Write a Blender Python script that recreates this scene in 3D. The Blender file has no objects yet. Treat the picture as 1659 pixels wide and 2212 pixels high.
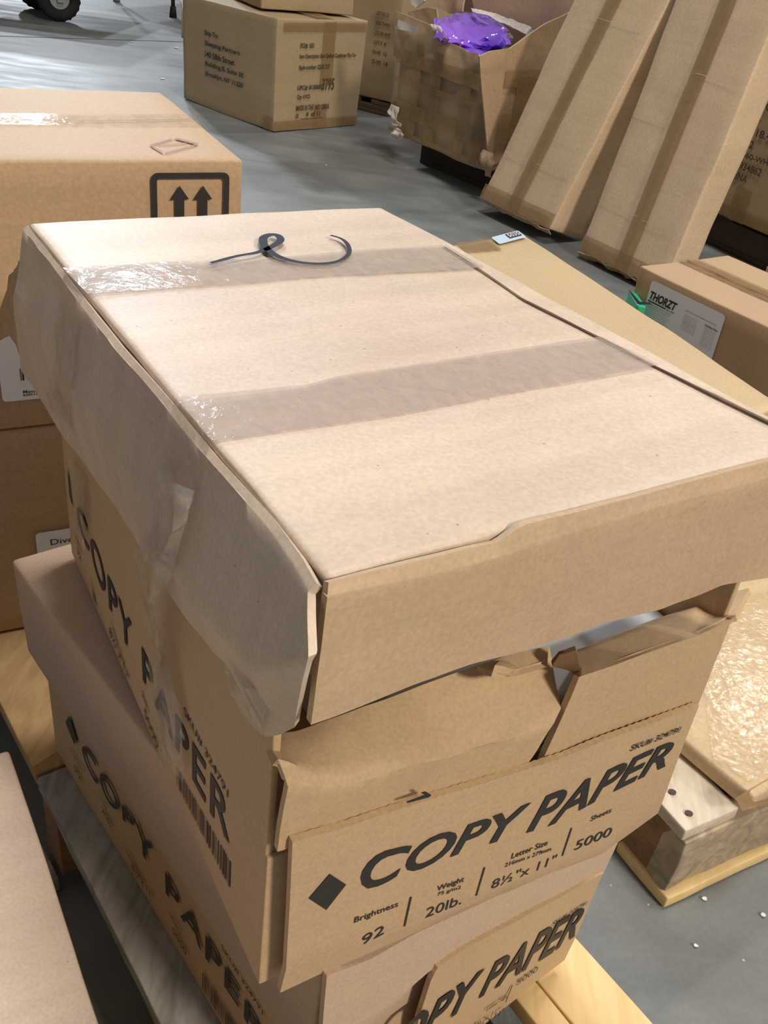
import bpy, bmesh, math, random
from mathutils import Vector, Matrix, noise

random.seed(7)
sc = bpy.context.scene
COL = sc.collection

# ------------------------------------------------------------------ camera
FPX, PITCH, ROLL, CAMH = 2040.34, 0.578996, -0.132639, 0.899233
_f = Vector((0, math.cos(PITCH), -math.sin(PITCH)))
_r = Vector((1, 0, 0))
_d = _f.cross(_r)
_c, _s = math.cos(ROLL), math.sin(ROLL)
CR, CD, CF = _c*_r + _s*_d, -_s*_r + _c*_d, _f          # right, down, forward
CO = Vector((0, 0, CAMH))
cd = bpy.data.cameras.new('camera')
cam = bpy.data.objects.new('camera', cd)
COL.objects.link(cam)
cd.sensor_fit = 'VERTICAL'
cd.sensor_height = 24
cd.lens = FPX/2212*24
cd.clip_start = .01
m = Matrix((CR, -CD, -CF)).transposed().to_4x4()
m.translation = CO
cam.matrix_world = m
sc.camera = cam

# ------------------------------------------------------------------ light
def srgb(r, g, b):
    f = lambda c: ((c/255+.055)/1.055)**2.4 if c > 10 else c/255/12.92
    return (f(r), f(g), f(b), 1)

w = bpy.data.worlds.new('world')
sc.world = w
w.use_nodes = True
w.node_tree.nodes['Background'].inputs[0].default_value = (.97, .98, 1.0, 1)
w.node_tree.nodes['Background'].inputs[1].default_value = .21
sc.view_settings.view_transform = 'Standard'
sc.view_settings.look = 'None'
sc.view_settings.gamma = 1
sc.view_settings.exposure = -0.07

def lamp(name, loc, size, power, color, target=None):
    l = bpy.data.lights.new(name, 'AREA')
    l.shape = 'RECTANGLE'
    l.size, l.size_y = size
    l.energy = power
    l.color = color
    o = bpy.data.objects.new(name, l)
    o.location = loc
    if target:
        o.rotation_euler = (Vector(target)-Vector(loc)).to_track_quat('-Z', 'Y').to_euler()
    COL.objects.link(o)
    return o
COOL, WARM = (.84, .92, 1.0), (1.0, .88, .73)
lamp('high_bay_lamp', (-6.1, 13.9, 6), (.4, .4), 330, COOL, (-1, 3, 0))
lamp('high_bay_lamp', (-3.4, 10.8, 6), (.4, .4), 230, COOL, (0, 2, 0))
lamp('high_bay_lamp', (4.0, 7.4, 6), (.5, .4), 150, (1, .93, .84), (.5, 1.5, 0))
lamp('high_bay_lamp', (-9.8, 23.6, 6), (.6, .5), 420, COOL, (-2, 5, 0))
lamp('high_bay_lamp', (3.9, -3.2, 4.3), (.8, .8), 350, WARM, (.1, .6, .5))
lamp('high_bay_lamp', (.6, 1.3, 5.6), (1.2, .8), 175, (1, .95, .90))

# ------------------------------------------------------------------ survey helpers
def ray(u, v):
    return CR*((u-829.5)/FPX) + CD*((v-1106)/FPX) + CF
def Z(u, v, z):
    "the point at height z seen at (u, v)"
    d = ray(u, v)
    return CO + d*((z-CAMH)/d.z)
class Face:
    "an upright plane: o = origin, e = direction along it, n = outward normal"
    def __init__(s, o, e):
        s.o = Vector((o[0], o[1], 0)); s.e = Vector((e[0], e[1], 0)).normalized()
        s.n = Vector((s.e.y, -s.e.x, 0))
        if s.n.dot(CO-s.o) < 0: s.n = -s.n
    def px(s, u, v, off=0):
        d = ray(u, v)
        o = s.o + s.n*off
        return CO + d*((o-CO).dot(s.n)/d.dot(s.n))
    def sz(s, u, v, off=0):
        p = s.px(u, v, off)
        return (p-s.o).dot(s.e), p.z
    def at(s, a, z, off=0):
        p = s.o + s.e*a + s.n*off
        return Vector((p.x, p.y, z))

# ------------------------------------------------------------------ materials
MATS = {}
def newmat(name):
    m = bpy.data.materials.new(name); m.use_nodes = True
    MATS[name] = m
    nt = m.node_tree
    return m, nt, nt.nodes['Principled BSDF']
def N(nt, t, **kw):
    n = nt.nodes.new(t)
    for k, v in kw.items():
        if k in n.inputs.keys(): n.inputs[k].default_value = v
        else: setattr(n, k, v)
    return n
def mixc(nt, fac, a, b, mode='MIX'):
    n = nt.nodes.new('ShaderNodeMix'); n.data_type = 'RGBA'; n.blend_type = mode
    for i, x in ((0, fac), (6, a), (7, b)):
        if hasattr(x, 'is_linked') or hasattr(x, 'links'): nt.links.new(x, n.inputs[i])
        else: n.inputs[i].default_value = x
    return n.outputs[2]
def ramp(nt, src, stops):
    r = nt.nodes.new('ShaderNodeValToRGB')
    el = r.color_ramp.elements
    while len(el) < len(stops): el.new(.5)
    for e, (p, c) in zip(el, stops):
        e.position = p; e.color = c if len(c) == 4 else (*c, 1)
    nt.links.new(src, r.inputs[0])
    return r.outputs[0]
def g(v): return (v, v, v, 1)

def kraft(name, c, rough=.62, dirt=.35, scale=1.0, stripe=.5, spec=.35, grain=None):
    m, nt, b = newmat(name)
    tc = N(nt, 'ShaderNodeTexCoord')
    fine = N(nt, 'ShaderNodeTexNoise', Scale=420/scale, Detail=3.0)
    big = N(nt, 'ShaderNodeTexNoise', Scale=9/scale, Detail=5.0, Roughness=.65)
    mp = N(nt, 'ShaderNodeMapping'); mp.inputs['Scale'].default_value = (2, 2, 60)
    st = N(nt, 'ShaderNodeTexNoise', Scale=3/scale, Detail=3.0)
    spk = N(nt, 'ShaderNodeTexVoronoi', Scale=70/scale)
    for n in (fine, big, spk): nt.links.new(tc.outputs['Object'], n.inputs['Vector'])
    nt.links.new(tc.outputs['Object'], mp.inputs['Vector']); nt.links.new(mp.outputs[0], st.inputs['Vector'])
    col = mixc(nt, 1.0, srgb(*c), ramp(nt, fine.outputs[0], [(.3, g(.90)), (.7, g(1.06))]), 'MULTIPLY')
    col = mixc(nt, dirt, col, ramp(nt, big.outputs[0], [(.3, (.80, .76, .70, 1)), (.62, (1.03, 1.03, 1.03, 1))]), 'MULTIPLY')
    col = mixc(nt, stripe*.5, col, ramp(nt, st.outputs[0], [(.35, g(.88)), (.65, g(1.05))]), 'MULTIPLY')
    col = mixc(nt, 1.0, col, ramp(nt, spk.outputs['Distance'], [(.035, (.62, .55, .48, 1)), (.06, g(1))]), 'MULTIPLY') if dirt > .3 else col
    hue = N(nt, 'ShaderNodeTexNoise', Scale=5/scale, Detail=2.0)  # pinkish and yellowish patches: tint of mixed lighting put into the colour
    nt.links.new(tc.outputs['Object'], hue.inputs['Vector'])
    col = mixc(nt, .8, col, ramp(nt, hue.outputs[0], [(.38, (1.0, .965, 1.0, 1)), (.6, (1.0, 1.0, .95, 1))]), 'MULTIPLY')
    if grain is not None:
        mg = N(nt, 'ShaderNodeMapping'); mg.vector_type = 'TEXTURE'
        mg.inputs['Rotation'].default_value = (0, 0, grain); mg.inputs['Scale'].default_value = (.5, .022, .5)
        gn = N(nt, 'ShaderNodeTexNoise', Scale=1.0, Detail=4.0)
        nt.links.new(tc.outputs['Object'], mg.inputs[0]); nt.links.new(mg.outputs[0], gn.inputs['Vector'])
        col = mixc(nt, 1.0, col, ramp(nt, gn.outputs[0], [(.35, g(.93)), (.62, g(1.03))]), 'MULTIPLY')
    nt.links.new(col, b.inputs['Base Color'])
    b.inputs['Roughness'].default_value = rough
    b.inputs['Specular IOR Level'].default_value = spec
    bp = N(nt, 'ShaderNodeBump', Strength=.12, Distance=.001)
    nt.links.new(fine.outputs[0], bp.inputs['Height'])
    bp2 = N(nt, 'ShaderNodeBump', Strength=.12, Distance=.003)
    nt.links.new(big.outputs[0], bp2.inputs['Height']); nt.links.new(bp.outputs[0], bp2.inputs['Normal'])
    nt.links.new(bp2.outputs[0], b.inputs['Normal'])
    return m
K_TOP = kraft('kraft_pale', (208, 191, 173), dirt=.45, rough=.5, spec=.5, grain=.63)
K_MAIN = kraft('kraft_main', (196, 170, 140), dirt=.40)
K_COPY = kraft('kraft_copy', (194, 166, 132), dirt=.22, stripe=.3)
K_COPYLID = kraft('kraft_lid', (196, 172, 150), dirt=.22, stripe=.3)
K_ORANGE = kraft('kraft_orange', (186, 157, 124), dirt=.18, scale=1.6)
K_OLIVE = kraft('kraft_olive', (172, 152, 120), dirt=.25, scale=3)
K_WORN = kraft('kraft_worn', (180, 154, 124), dirt=.5, scale=4)
K_LONG = kraft('kraft_long', (212, 188, 156), dirt=.25, scale=3)
K_EDGE = kraft('kraft_edge', (120, 92, 64), dirt=.5)
K_FLAT = kraft('kraft_flat', (200, 176, 140), dirt=.2, rough=.45, scale=2)

def plain(name, c, rough=.6, spec=.4, metal=0, nscale=0, namt=.2):
    m, nt, b = newmat(name)
    b.inputs['Roughness'].default_value = rough
    b.inputs['Specular IOR Level'].default_value = spec
    b.inputs['Metallic'].default_value = metal
    if nscale:
        tc = N(nt, 'ShaderNodeTexCoord'); n = N(nt, 'ShaderNodeTexNoise', Scale=nscale, Detail=4.0)
        nt.links.new(tc.outputs['Object'], n.inputs['Vector'])
        col = mixc(nt, 1.0, srgb(*c), ramp(nt, n.outputs[0], [(.3, g(1-namt)), (.7, g(1+namt*.3))]), 'MULTIPLY')
        nt.links.new(col, b.inputs['Base Color'])
    else:
        b.inputs['Base Color'].default_value = srgb(*c)
    return m
INK = plain('printing_ink', (48, 44, 42), .55, nscale=300, namt=.25)
INK_SOFT = plain('faded_ink', (84, 68, 54), .7, nscale=200, namt=.3)
INK_RED = plain('faded_red_ink', (176, 128, 116), .7, nscale=300, namt=.3)
INK_BLUE = plain('marker_ink', (44, 46, 60), .8, nscale=200, namt=.3)
WHITE = plain('white_label', (232, 234, 238), .45)
LBLUE = plain('pale_blue_label', (190, 212, 228), .4)
PAPER = plain('white_paper', (226, 230, 240), .5)
BLACK = plain('black', (22, 20, 19), .6)
RUBBER = plain('rubber', (26, 26, 28), .75, nscale=30)
STEEL = plain('painted_steel', (150, 155, 158), .4, metal=.4)
DARKSTEEL = plain('dark_steel', (74, 58, 54), .5, metal=.3)
TEAL = plain('teal_print', (48, 165, 128), .4)
DIRTYWHITE = plain('torn_paper_edge', (214, 204, 190), .8, nscale=60)

def film(name, c, alpha, rough, wr=.6, wscale=60, streak=(1, 1, 1)):
    m, nt, b = newmat(name)
    b.inputs['Base Color'].default_value = srgb(*c)
    b.inputs['Roughness'].default_value = rough
    b.inputs['Specular IOR Level'].default_value = .4
    tr = N(nt, 'ShaderNodeBsdfTransparent')
    mx = nt.nodes.new('ShaderNodeMixShader')
    tc = N(nt, 'ShaderNodeTexCoord'); mp = N(nt, 'ShaderNodeMapping')
    mp.inputs['Scale'].default_value = streak
    n = N(nt, 'ShaderNodeTexNoise', Scale=wscale, Detail=4.0, Distortion=.6)
    nt.links.new(tc.outputs['Object'], mp.inputs[0]); nt.links.new(mp.outputs[0], n.inputs['Vector'])
    nt.links.new(ramp(nt, n.outputs[0], [(.3, g(max(0, alpha-.14))), (.7, g(min(1, alpha+.14)))]), mx.inputs[0])
    nt.links.new(tr.outputs[0], mx.inputs[1]); nt.links.new(b.outputs[0], mx.inputs[2])
    nt.links.new(mx.outputs[0], nt.nodes['Material Output'].inputs['Surface'])
    bp = N(nt, 'ShaderNodeBump', Strength=wr, Distance=.002)
    nt.links.new(n.outputs[0], bp.inputs['Height']); nt.links.new(bp.outputs[0], b.inputs['Normal'])
    return m
TAPE = film('packing_tape', (182, 168, 160), .5, .11, .24, 130)
TAPE_BROWN = film('brown_tape', (150, 122, 84), .62, .22, .3, 60)
TAPE_CLEAR = film('clear_tape', (190, 180, 168), .32, .12, .5, 120)
TAPE_GLOSS = film('glossy_tape', (206, 182, 144), .16, .11, .25, 110)
FILM = film('clear_plastic_film', (196, 188, 176), .34, .08, .8, 70)

def wood(name, c1, c2, rough=.7, dark=.4, sc_=(6, 1.2, 6)):
    m, nt, b = newmat(name)
    tc = N(nt, 'ShaderNodeTexCoord'); mp = N(nt, 'ShaderNodeMapping')
    mp.inputs['Scale'].default_value = sc_
    n = N(nt, 'ShaderNodeTexNoise', Scale=9, Detail=6.0, Distortion=1.0, Roughness=.6)
    k = N(nt, 'ShaderNodeTexNoise', Scale=7, Detail=5.0)
    nt.links.new(tc.outputs['Object'], mp.inputs[0]); nt.links.new(mp.outputs[0], n.inputs['Vector'])
    nt.links.new(tc.outputs['Object'], k.inputs['Vector'])
    col = mixc(nt, ramp(nt, n.outputs[0], [(.35, g(0)), (.68, g(1))]), srgb(*c1), srgb(*c2))
    col = mixc(nt, dark, col, ramp(nt, k.outputs[0], [(.35, (.5, .45, .4, 1)), (.6, g(1.0))]), 'MULTIPLY')
    nt.links.new(col, b.inputs['Base Color']); b.inputs['Roughness'].default_value = rough
    bp = N(nt, 'ShaderNodeBump', Strength=.4, Distance=.001)
    nt.links.new(n.outputs[0], bp.inputs['Height']); nt.links.new(bp.outputs[0], b.inputs['Normal'])
    return m
W_PINE = wood('fresh_pine', (222, 190, 132), (232, 204, 150), dark=.15)
W_GREY = wood('weathered_wood', (172, 168, 160), (126, 122, 116), dark=.35, rough=.9)
W_TAN = wood('tan_wood', (190, 158, 108), (160, 124, 78), dark=.35)
W_WHITE = wood('pale_worn_wood', (216, 206, 186), (188, 174, 150), dark=.3)
W_BROWN = wood('brown_wood', (150, 112, 72), (120, 88, 58), dark=.4)
W_MIX = wood('worn_block_wood', (190, 170, 142), (142, 130, 112), dark=.35)

def concrete():
    m, nt, b = newmat('concrete')
    tc = N(nt, 'ShaderNodeTexCoord')
    a = N(nt, 'ShaderNodeTexNoise', Scale=1.3, Detail=6.0, Roughness=.62)
    mp = N(nt, 'ShaderNodeMapping'); mp.inputs['Scale'].default_value = (1, 3.2, 1); mp.inputs['Rotation'].default_value = (0, 0, .5)
    s = N(nt, 'ShaderNodeTexNoise', Scale=3.0, Detail=5.0, Distortion=.4)
    f = N(nt, 'ShaderNodeTexNoise', Scale=160, Detail=2.0)
    sp = N(nt, 'ShaderNodeTexVoronoi', Scale=26)
    for n in (a, f, sp): nt.links.new(tc.outputs['Object'], n.inputs['Vector'])
    nt.links.new(tc.outputs['Object'], mp.inputs[0]); nt.links.new(mp.outputs[0], s.inputs['Vector'])
    col = mixc(nt, ramp(nt, a.outputs[0], [(.36, g(0)), (.66, g(1))]), srgb(103, 106, 105), srgb(134, 137, 136))
    col = mixc(nt, .6, col, ramp(nt, s.outputs[0], [(.34, g(.74)), (.62, g(1.1))]), 'MULTIPLY')
    col = mixc(nt, 1.0, col, ramp(nt, f.outputs[0], [(.3, g(.93)), (.7, g(1.05))]), 'MULTIPLY')
    col = mixc(nt, ramp(nt, sp.outputs['Distance'], [(.028, g(.8)), (.042, g(0))]), col, srgb(196, 194, 186))
    nt.links.new(col, b.inputs['Base Color'])
    nt.links.new(ramp(nt, s.outputs[0], [(.3, g(.42)), (.7, g(.62))]), b.inputs['Roughness'])
    return m
CONCRETE = concrete()

# purple bag
m_, nt_, b_ = newmat('purple_film')
b_.inputs['Base Color'].default_value = srgb(150, 104, 226)
b_.inputs['Roughness'].default_value = .14
PURPLE = m_

# ------------------------------------------------------------------ mesh helpers
def obj(name, me, mat, parent=None, smooth=True):
    o = bpy.data.objects.new(name, me)
    COL.objects.link(o)
    if mat: me.materials.append(mat)
    for p in me.polygons: p.use_smooth = smooth
    if parent: o.parent = parent
    return o
def thing(name, label, cat, loc=(0, 0, 0), group=None):
    o = bpy.data.objects.new(name, None)
    o.empty_display_size = .05
    COL.objects.link(o)
    o['label'] = label; o['category'] = cat
    if group: o['group'] = group
    o['_loc'] = list(loc)
    return o
THINGS = []
def base(o, p):
    "put the thing's origin at its base without moving what it holds"
    p = Vector(p)
    o.location = p
    for c in o.children:
        c.matrix_parent_inverse = Matrix.Translation(-p)
def tag(o, label, cat, group=None):
    o['label'] = label; o['category'] = cat
    if group: o['group'] = group
    return o
def mesh_from(vs, fs, name='mesh'):
    me = bpy.data.meshes.new(name); me.from_pydata([tuple(v) for v in vs], [], fs); me.update()
    return me
def lerp(a, b, t): return a + (b-a)*t

def hexdata(c8, seg=(8, 8, 8), rnd=.003, amp=.0, freq=6, seed=0, bulge=(0, 0, 0)):
    """closed rounded carton through 8 corners (bottom FL FR BR BL, top FL FR BR BL)"""
    c8 = [Vector(c) for c in c8]
    L = ((c8[1]-c8[0]).length, (c8[3]-c8[0]).length, (c8[4]-c8[0]).length)
    def ticks(n, l):
        e = min(rnd/l, .2)
        t = [0, e*.3, e] if rnd > 0 else [0]
        return t + [lerp(e if rnd > 0 else 0, 1-e if rnd > 0 else 1, i/n) for i in range(1, n)] + ([1-e, 1-e*.3, 1] if rnd > 0 else [1])
    T = [ticks(seg[i], L[i]) for i in range(3)]
    idx = {}; vs = []; fs = []
    so = Vector((seed*3.17, seed*1.3, seed*7.1))
    def vert(a, b, c):
        k = (round(a, 6), round(b, 6), round(c, 6))
        if k in idx: return idx[k]
        p = Vector((a*L[0], b*L[1], c*L[2]))
        if rnd > 0:
            q = Vector([min(max(p[i], rnd), L[i]-rnd) for i in range(3)])
            d = p-q
            if d.length > 0: p = q + d.normalized()*rnd
        u, v, s = p.x/L[0], p.y/L[1], p.z/L[2]
        lo = lerp(lerp(c8[0], c8[1], u), lerp(c8[3], c8[2], u), v)
        hi = lerp(lerp(c8[4], c8[5], u), lerp(c8[7], c8[6], u), v)
        P = lerp(lo, hi, s)
        if any(bulge):
            B = 16*u*(1-u)*v*(1-v)
            e1 = (c8[1]-c8[0]).normalized(); e2 = (c8[3]-c8[0]).normalized(); e3 = (c8[4]-c8[0]).normalized()
            P = P + e1*bulge[0]*(2*u-1)*16*v*(1-v)*s*(1-s) + e2*bulge[1]*(2*v-1)*16*u*(1-u)*s*(1-s) + e3*bulge[2]*(2*s-1)*B
        if amp:
            P = P + noise.noise_vector(P*freq + so)*amp + noise.noise_vector(P*freq*3.1 + so)*amp*.35
        idx[k] = len(vs); vs.append(P)
        return idx[k]
    def face(fn, A, B, flip):
        for i in range(len(A)-1):
            for j in range(len(B)-1):
                q = [vert(*fn(A[i], B[j])), vert(*fn(A[i+1], B[j])), vert(*fn(A[i+1], B[j+1])), vert(*fn(A[i], B[j+1]))]
                fs.append(q[::-1] if flip else q)
    for s in (0, 1):
        face(lambda a, b: (a, b, s), T[0], T[1], s == 0)
        face(lambda a, b: (a, s, b), T[0], T[2], s == 1)
        face(lambda a, b: (s, a, b), T[1], T[2], s == 0)
    return vs, fs
def hexbox(name, c8, mat, parent=None, **kw):
    vs, fs = hexdata(c8, **kw)
    return obj(name, mesh_from(vs, fs), mat, parent)
def merge(parts):
    V_, F_ = [], []
    for vs, fs in parts:
        k = len(V_); V_ += list(vs); F_ += [[i+k for i in f] for f in fs]
    return V_, F_
def rect8(o, e, f, z0, z1, w_, d_):
    "8 corners of an upright box: o = front left corner, e = along the front, f = back"
    o = Vector((o[0], o[1], 0)); e = Vector((e[0], e[1], 0)).normalized(); f = Vector((f[0], f[1], 0)).normalized()
    c = [o, o+e*w_, o+e*w_+f*d_, o+f*d_]
    return [p+Vector((0, 0, z0)) for p in c] + [p+Vector((0, 0, z1)) for p in c]

def resample(row, n):
    row = [Vector(p) for p in row]
    L = [0]
    for a, b in zip(row, row[1:]): L.append(L[-1]+(b-a).length)
    out = []; j = 0
    for i in range(n+1):
        t = L[-1]*i/n
        while j < len(row)-2 and L[j+1] < t: j += 1
        out.append(lerp(row[j], row[j+1], min(1, max(0, (t-L[j])/max(1e-9, L[j+1]-L[j])))))
    return out
def loftdata(rows, nx, ny, thick=0, amp=0, freq=8, seed=0, tooth=0, uniform=False):
    rows = [resample(r, nx) for r in rows]
    grid = []
    for a, b in zip(rows, rows[1:]):
        for k in range(ny): grid.append([lerp(p, q, k/ny) for p, q in zip(a, b)])
    grid.append(rows[-1])
    R_ = len(grid)
    so = Vector((seed*2.7, seed*5.1, seed))
    def nrm(i, j):
        a = grid[min(i+1, R_-1)][j]-grid[max(i-1, 0)][j]; b = grid[i][min(j+1, nx)]-grid[i][max(j-1, 0)]
        n = b.cross(a)
        return n.normalized() if n.length > 1e-12 else Vector((0, 0, 1))
    NN = [[nrm(i, j) for j in range(nx+1)] for i in range(R_)]
    ctr = sum((p for r in grid for p in r), Vector())/(R_*(nx+1))
    if sum((n for r in NN for n in r), Vector()).dot(CO-ctr) < 0: NN = [[-n for n in r] for r in NN]
    P = [[grid[i][j] + NN[i][j]*(amp*(noise.noise(grid[i][j]*freq+so)+.4*noise.noise(grid[i][j]*freq*3+so)) if amp else 0) for j in range(nx+1)] for i in range(R_)]
    if tooth:
        for j in range(nx+1):
            d = (grid[0][j]-grid[1][j]).normalized()
            P[0][j] = P[0][j] + d*(tooth if j % 4 < 2 else -tooth)*random.uniform(.4, 1)
    vs = [p for r in P for p in r]; fs = []
    W_ = nx+1
    for i in range(R_-1):
        for j in range(nx): fs.append([i*W_+j, i*W_+j+1, (i+1)*W_+j+1, (i+1)*W_+j])
    if thick:
        k = len(vs)
        vs += [P[i][j]-NN[i][j]*thick for i in range(R_) for j in range(W_)]
        fs += [[k+x for x in f[::-1]] for f in list(fs)]
        ring = [(0, j) for j in range(W_)] + [(i, nx) for i in range(1, R_)] + [(R_-1, j) for j in range(nx-1, -1, -1)] + [(i, 0) for i in range(R_-2, 0, -1)]
        ids = [i*W_+j for i, j in ring]
        for a, b in zip(ids, ids[1:]+ids[:1]): fs.append([a, a+k, b+k, b])
    return vs, fs
def loft(name, rows, mat, parent=None, nx=24, ny=6, **kw):
    vs, fs = loftdata(rows, nx, ny, **kw)
    me = mesh_from(vs, fs)
    bm = bmesh.new(); bm.from_mesh(me); bmesh.ops.recalc_face_normals(bm, faces=bm.faces)
    for e in bm.edges:
        if len(e.link_faces) == 2 and e.calc_face_angle(0) > .9: e.smooth = False
    bm.to_mesh(me); bm.free()
    return obj(name, me, mat, parent)

_tc = {}
def text_tris(s, shear=0, bold=0, space=1):
    k = (s, shear, bold, space)
    if k in _tc: return _tc[k]
    c = bpy.data.curves.new('t', 'FONT'); c.body = s; c.shear = shear; c.offset = bold; c.space_character = space
    c.resolution_u = 4
    o = bpy.data.objects.new('t', c); COL.objects.link(o)
    dg = bpy.context.evaluated_depsgraph_get(); dg.update()
    me = bpy.data.meshes.new_from_object(o.evaluated_get(dg))
    bm = bmesh.new(); bm.from_mesh(me)
    bmesh.ops.triangulate(bm, faces=bm.faces)
    bmesh.ops.subdivide_edges(bm, edges=[e for e in bm.edges if e.calc_length() > .35], cuts=1)
    bmesh.ops.triangulate(bm, faces=bm.faces)
    vs = [v.co.copy() for v in bm.verts]; fs = [[v.index for v in f.verts] for f in bm.faces]
    bm.free(); COL.objects.unlink(o); bpy.data.objects.remove(o); bpy.data.curves.remove(c); bpy.data.meshes.remove(me)
    x0 = min(v.x for v in vs); x1 = max(v.x for v in vs); y0 = min(v.y for v in vs); y1 = max(v.y for v in vs)
    cap = .729 if not any(ch in s for ch in 'gypq,') else None
    vs = [((v.x-x0)/(x1-x0), (v.y-y0)/(y1-y0)) for v in vs]
    _tc[k] = (vs, fs, (x1-x0)/(y1-y0))
    return _tc[k]
def pl(poly, s):
    "height of a polyline [(s,z)...] at s"
    p = sorted(poly)
    for (a, za), (b, zb) in zip(p, p[1:]):
        if s <= b or (b, zb) == p[-1]: return za + (zb-za)*((s-a)/(b-a) if b != a else 0)
class Print:
    "lettering and marks printed on a flat face, collected into one part"
    def __init__(s, fn): s.fn = fn; s.parts = []            # fn(a, z) -> 3D point
    def text(s, body, a0, a1, bot, top, shear=0, bold=0, space=1):
        vs, fs, _ = text_tris(body, shear, bold, space)
        B = bot if isinstance(bot, list) else [(min(a0, a1)-1, bot), (max(a0, a1)+1, bot)]
        T = top if isinstance(top, list) else [(min(a0, a1)-1, top), (max(a0, a1)+1, top)]
        out = []
        for x, y in vs:
            a = a0+(a1-a0)*x
            out.append(s.fn(a, lerp(pl(B, a), pl(T, a), y)))
        s.parts.append((out, fs))
    def poly(s, pts): s.parts.append(([s.fn(*p) for p in pts], [list(range(len(pts)))]))
    def rect(s, a0, a1, z0, z1): s.poly([(a0, z0), (a1, z0), (a1, z1), (a0, z1)])
    def bars(s, a0, a1, z0, z1, n, seed=1):
        r = random.Random(seed); x = 0; ws = [r.choice((1, 1, 2, 3)) for _ in range(2*n)]
        tot = sum(ws); f = z0 if callable(z0) else None
        for i, w_ in enumerate(ws):
            if i % 2 == 0:
                p, q = a0+(a1-a0)*x/tot, a0+(a1-a0)*(x+w_)/tot
                zz = (lambda a: (z0(a), z1(a))) if f else (lambda a: (z0, z1))
                s.poly([(p, zz(p)[0]), (q, zz(q)[0]), (q, zz(q)[1]), (p, zz(p)[1])])
            x += w_
    def build(s, name, mat, parent, label=None):
        vs, fs = merge(s.parts)
        o = obj(name, mesh_from(vs, fs), mat, parent, smooth=False)
        if label: o['label'] = label
        return o
def card(name, fn, a0, a1, z0, z1, mat, parent, r=.004, label=None):
    "a rounded stuck-on paper label"
    pts = []
    for cx, cz, q in ((a1-r, z1-r, 0), (a0+r, z1-r, 1), (a0+r, z0+r, 2), (a1-r, z0+r, 3)):
        for k in range(5):
            t = math.pi/2*(q+k/4); pts.append((cx+r*math.cos(t), cz+r*math.sin(t)))
    o = obj(name, mesh_from([fn(*p) for p in pts], [list(range(len(pts)))]), mat, parent, smooth=False)
    if label: o['label'] = label
    return o
def ribbon(pts, widths, up):
    vs = []; fs = []
    n = len(pts)
    for i, p in enumerate(pts):
        t = (pts[min(i+1, n-1)]-pts[max(i-1, 0)]).normalized(); s_ = t.cross(up).normalized()*widths[i]/2
        vs += [p-s_, p+s_]
    for i in range(n-1): fs.append([2*i, 2*i+1, 2*i+3, 2*i+2])
    return vs, fs
def smoothline(pts, n):
    pts = [Vector(p) for p in pts]; out = []
    P_ = [pts[0]]+pts+[pts[-1]]
    for i in range(1, len(P_)-2):
        for k in range(n):
            t = k/n; a, b, c, d = P_[i-1:i+3]
            out.append(.5*((2*b)+(-a+c)*t+(2*a-5*b+4*c-d)*t*t+(-a+3*b-3*c+d)*t**3))
    out.append(pts[-1]); return out

# ================================================================== SETTING
vs = []; fs = []
fl = mesh_from([(-14, -4, 0), (14, -4, 0), (14, 34, 0), (-14, 34, 0)], [[0, 1, 2, 3]])
o = obj('floor', fl, CONCRETE, smooth=False); o['kind'] = 'structure'
# sawn control joint in the slab
a, b = Z(-60, 76, .0008), Z(420, 91, .0008)
dj = (b-a).normalized(); nj = Vector((-dj.y, dj.x, 0))
pts = [a+dj*(k*.08-2.5) for k in range(120)]
v1 = [p+nj*(.008+.006*noise.noise(p*7)) for p in pts]; v2 = [p-nj*(.008+.006*noise.noise(p*5+Vector((3, 0, 0)))) for p in pts]
vs = [x for p in zip(v1, v2) for x in p]
o = obj('trim_1', mesh_from(vs, [[2*i, 2*i+1, 2*i+3, 2*i+2] for i in range(len(pts)-1)]), plain('joint_sealant', (78, 76, 74), .9, nscale=20), smooth=False)
o['kind'] = 'structure'

# ================================================================== PALLETS
def plank(o, e, f, a0, a1, b0, b1, z0, z1, mat, parent, name='deck_board', label=None, seed=0, amp=.0012, seg=None):
    O = Vector((o[0], o[1], 0)) + e*a0 + f*b0
    L = ((a1-a0), (b1-b0), z1-z0)
    sg = seg or tuple(max(1, min(24, int(l/.03))) for l in L)
    h = hexbox(name, rect8(O, e, f, z0, z1, L[0], L[1]), mat, parent, seg=sg, rnd=min(.002, L[2]*.25), amp=amp, freq=22, seed=seed)
    if label: h['label'] = label
    return h
def V2(x, y): return Vector((x, y, 0)).normalized()

P1 = thing('pallet', 'wooden pallet under the two copy paper cartons, pale front planks and weathered left plank', 'pallet')
pe, pf = V2(.77, .64), V2(-.64, .77)
po = (-.12, .39)
plank(po, pe, pf, 0, .088, -.26, .286, .120, .1385, W_GREY, P1, label='weathered grey deck board', seed=1, amp=.0012)
plank(po, pe, pf, 0, .088, .290, 1.15, .120, .1385, W_TAN, P1, label='tan deck board', seed=2)
plank(po, pe, pf, .112, .165, -.26, 1.15, .120, .1385, W_PINE, P1, seed=3)
plank(po, pe, pf, .257, .2815, -.26, 1.15, .120, .1385, W_PINE, P1, seed=4)
plank(po, pe, pf, .2835, .342, -.26, 1.15, .120, .1385, W_PINE, P1, seed=5)
for b in (-.2, .25, .75, 1.08):
    plank(po, pe, pf, .004, .338, b, b+.045, .022, .1195, W_BROWN, P1, 'stringer', seed=b*9)
for a_ in (.03, .14, .285):
    plank(po, pe, pf, a_, a_+.055, -.25, 1.14, .003, .0215, W_GREY, P1, 'bottom_board', seed=a_*31)
plank(po, pe, pf, -.075, .0, .25, .30, .003, .022, W_GREY, P1, 'bottom_board', seed=77)
base(P1, (.05, .55, 0))

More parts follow.
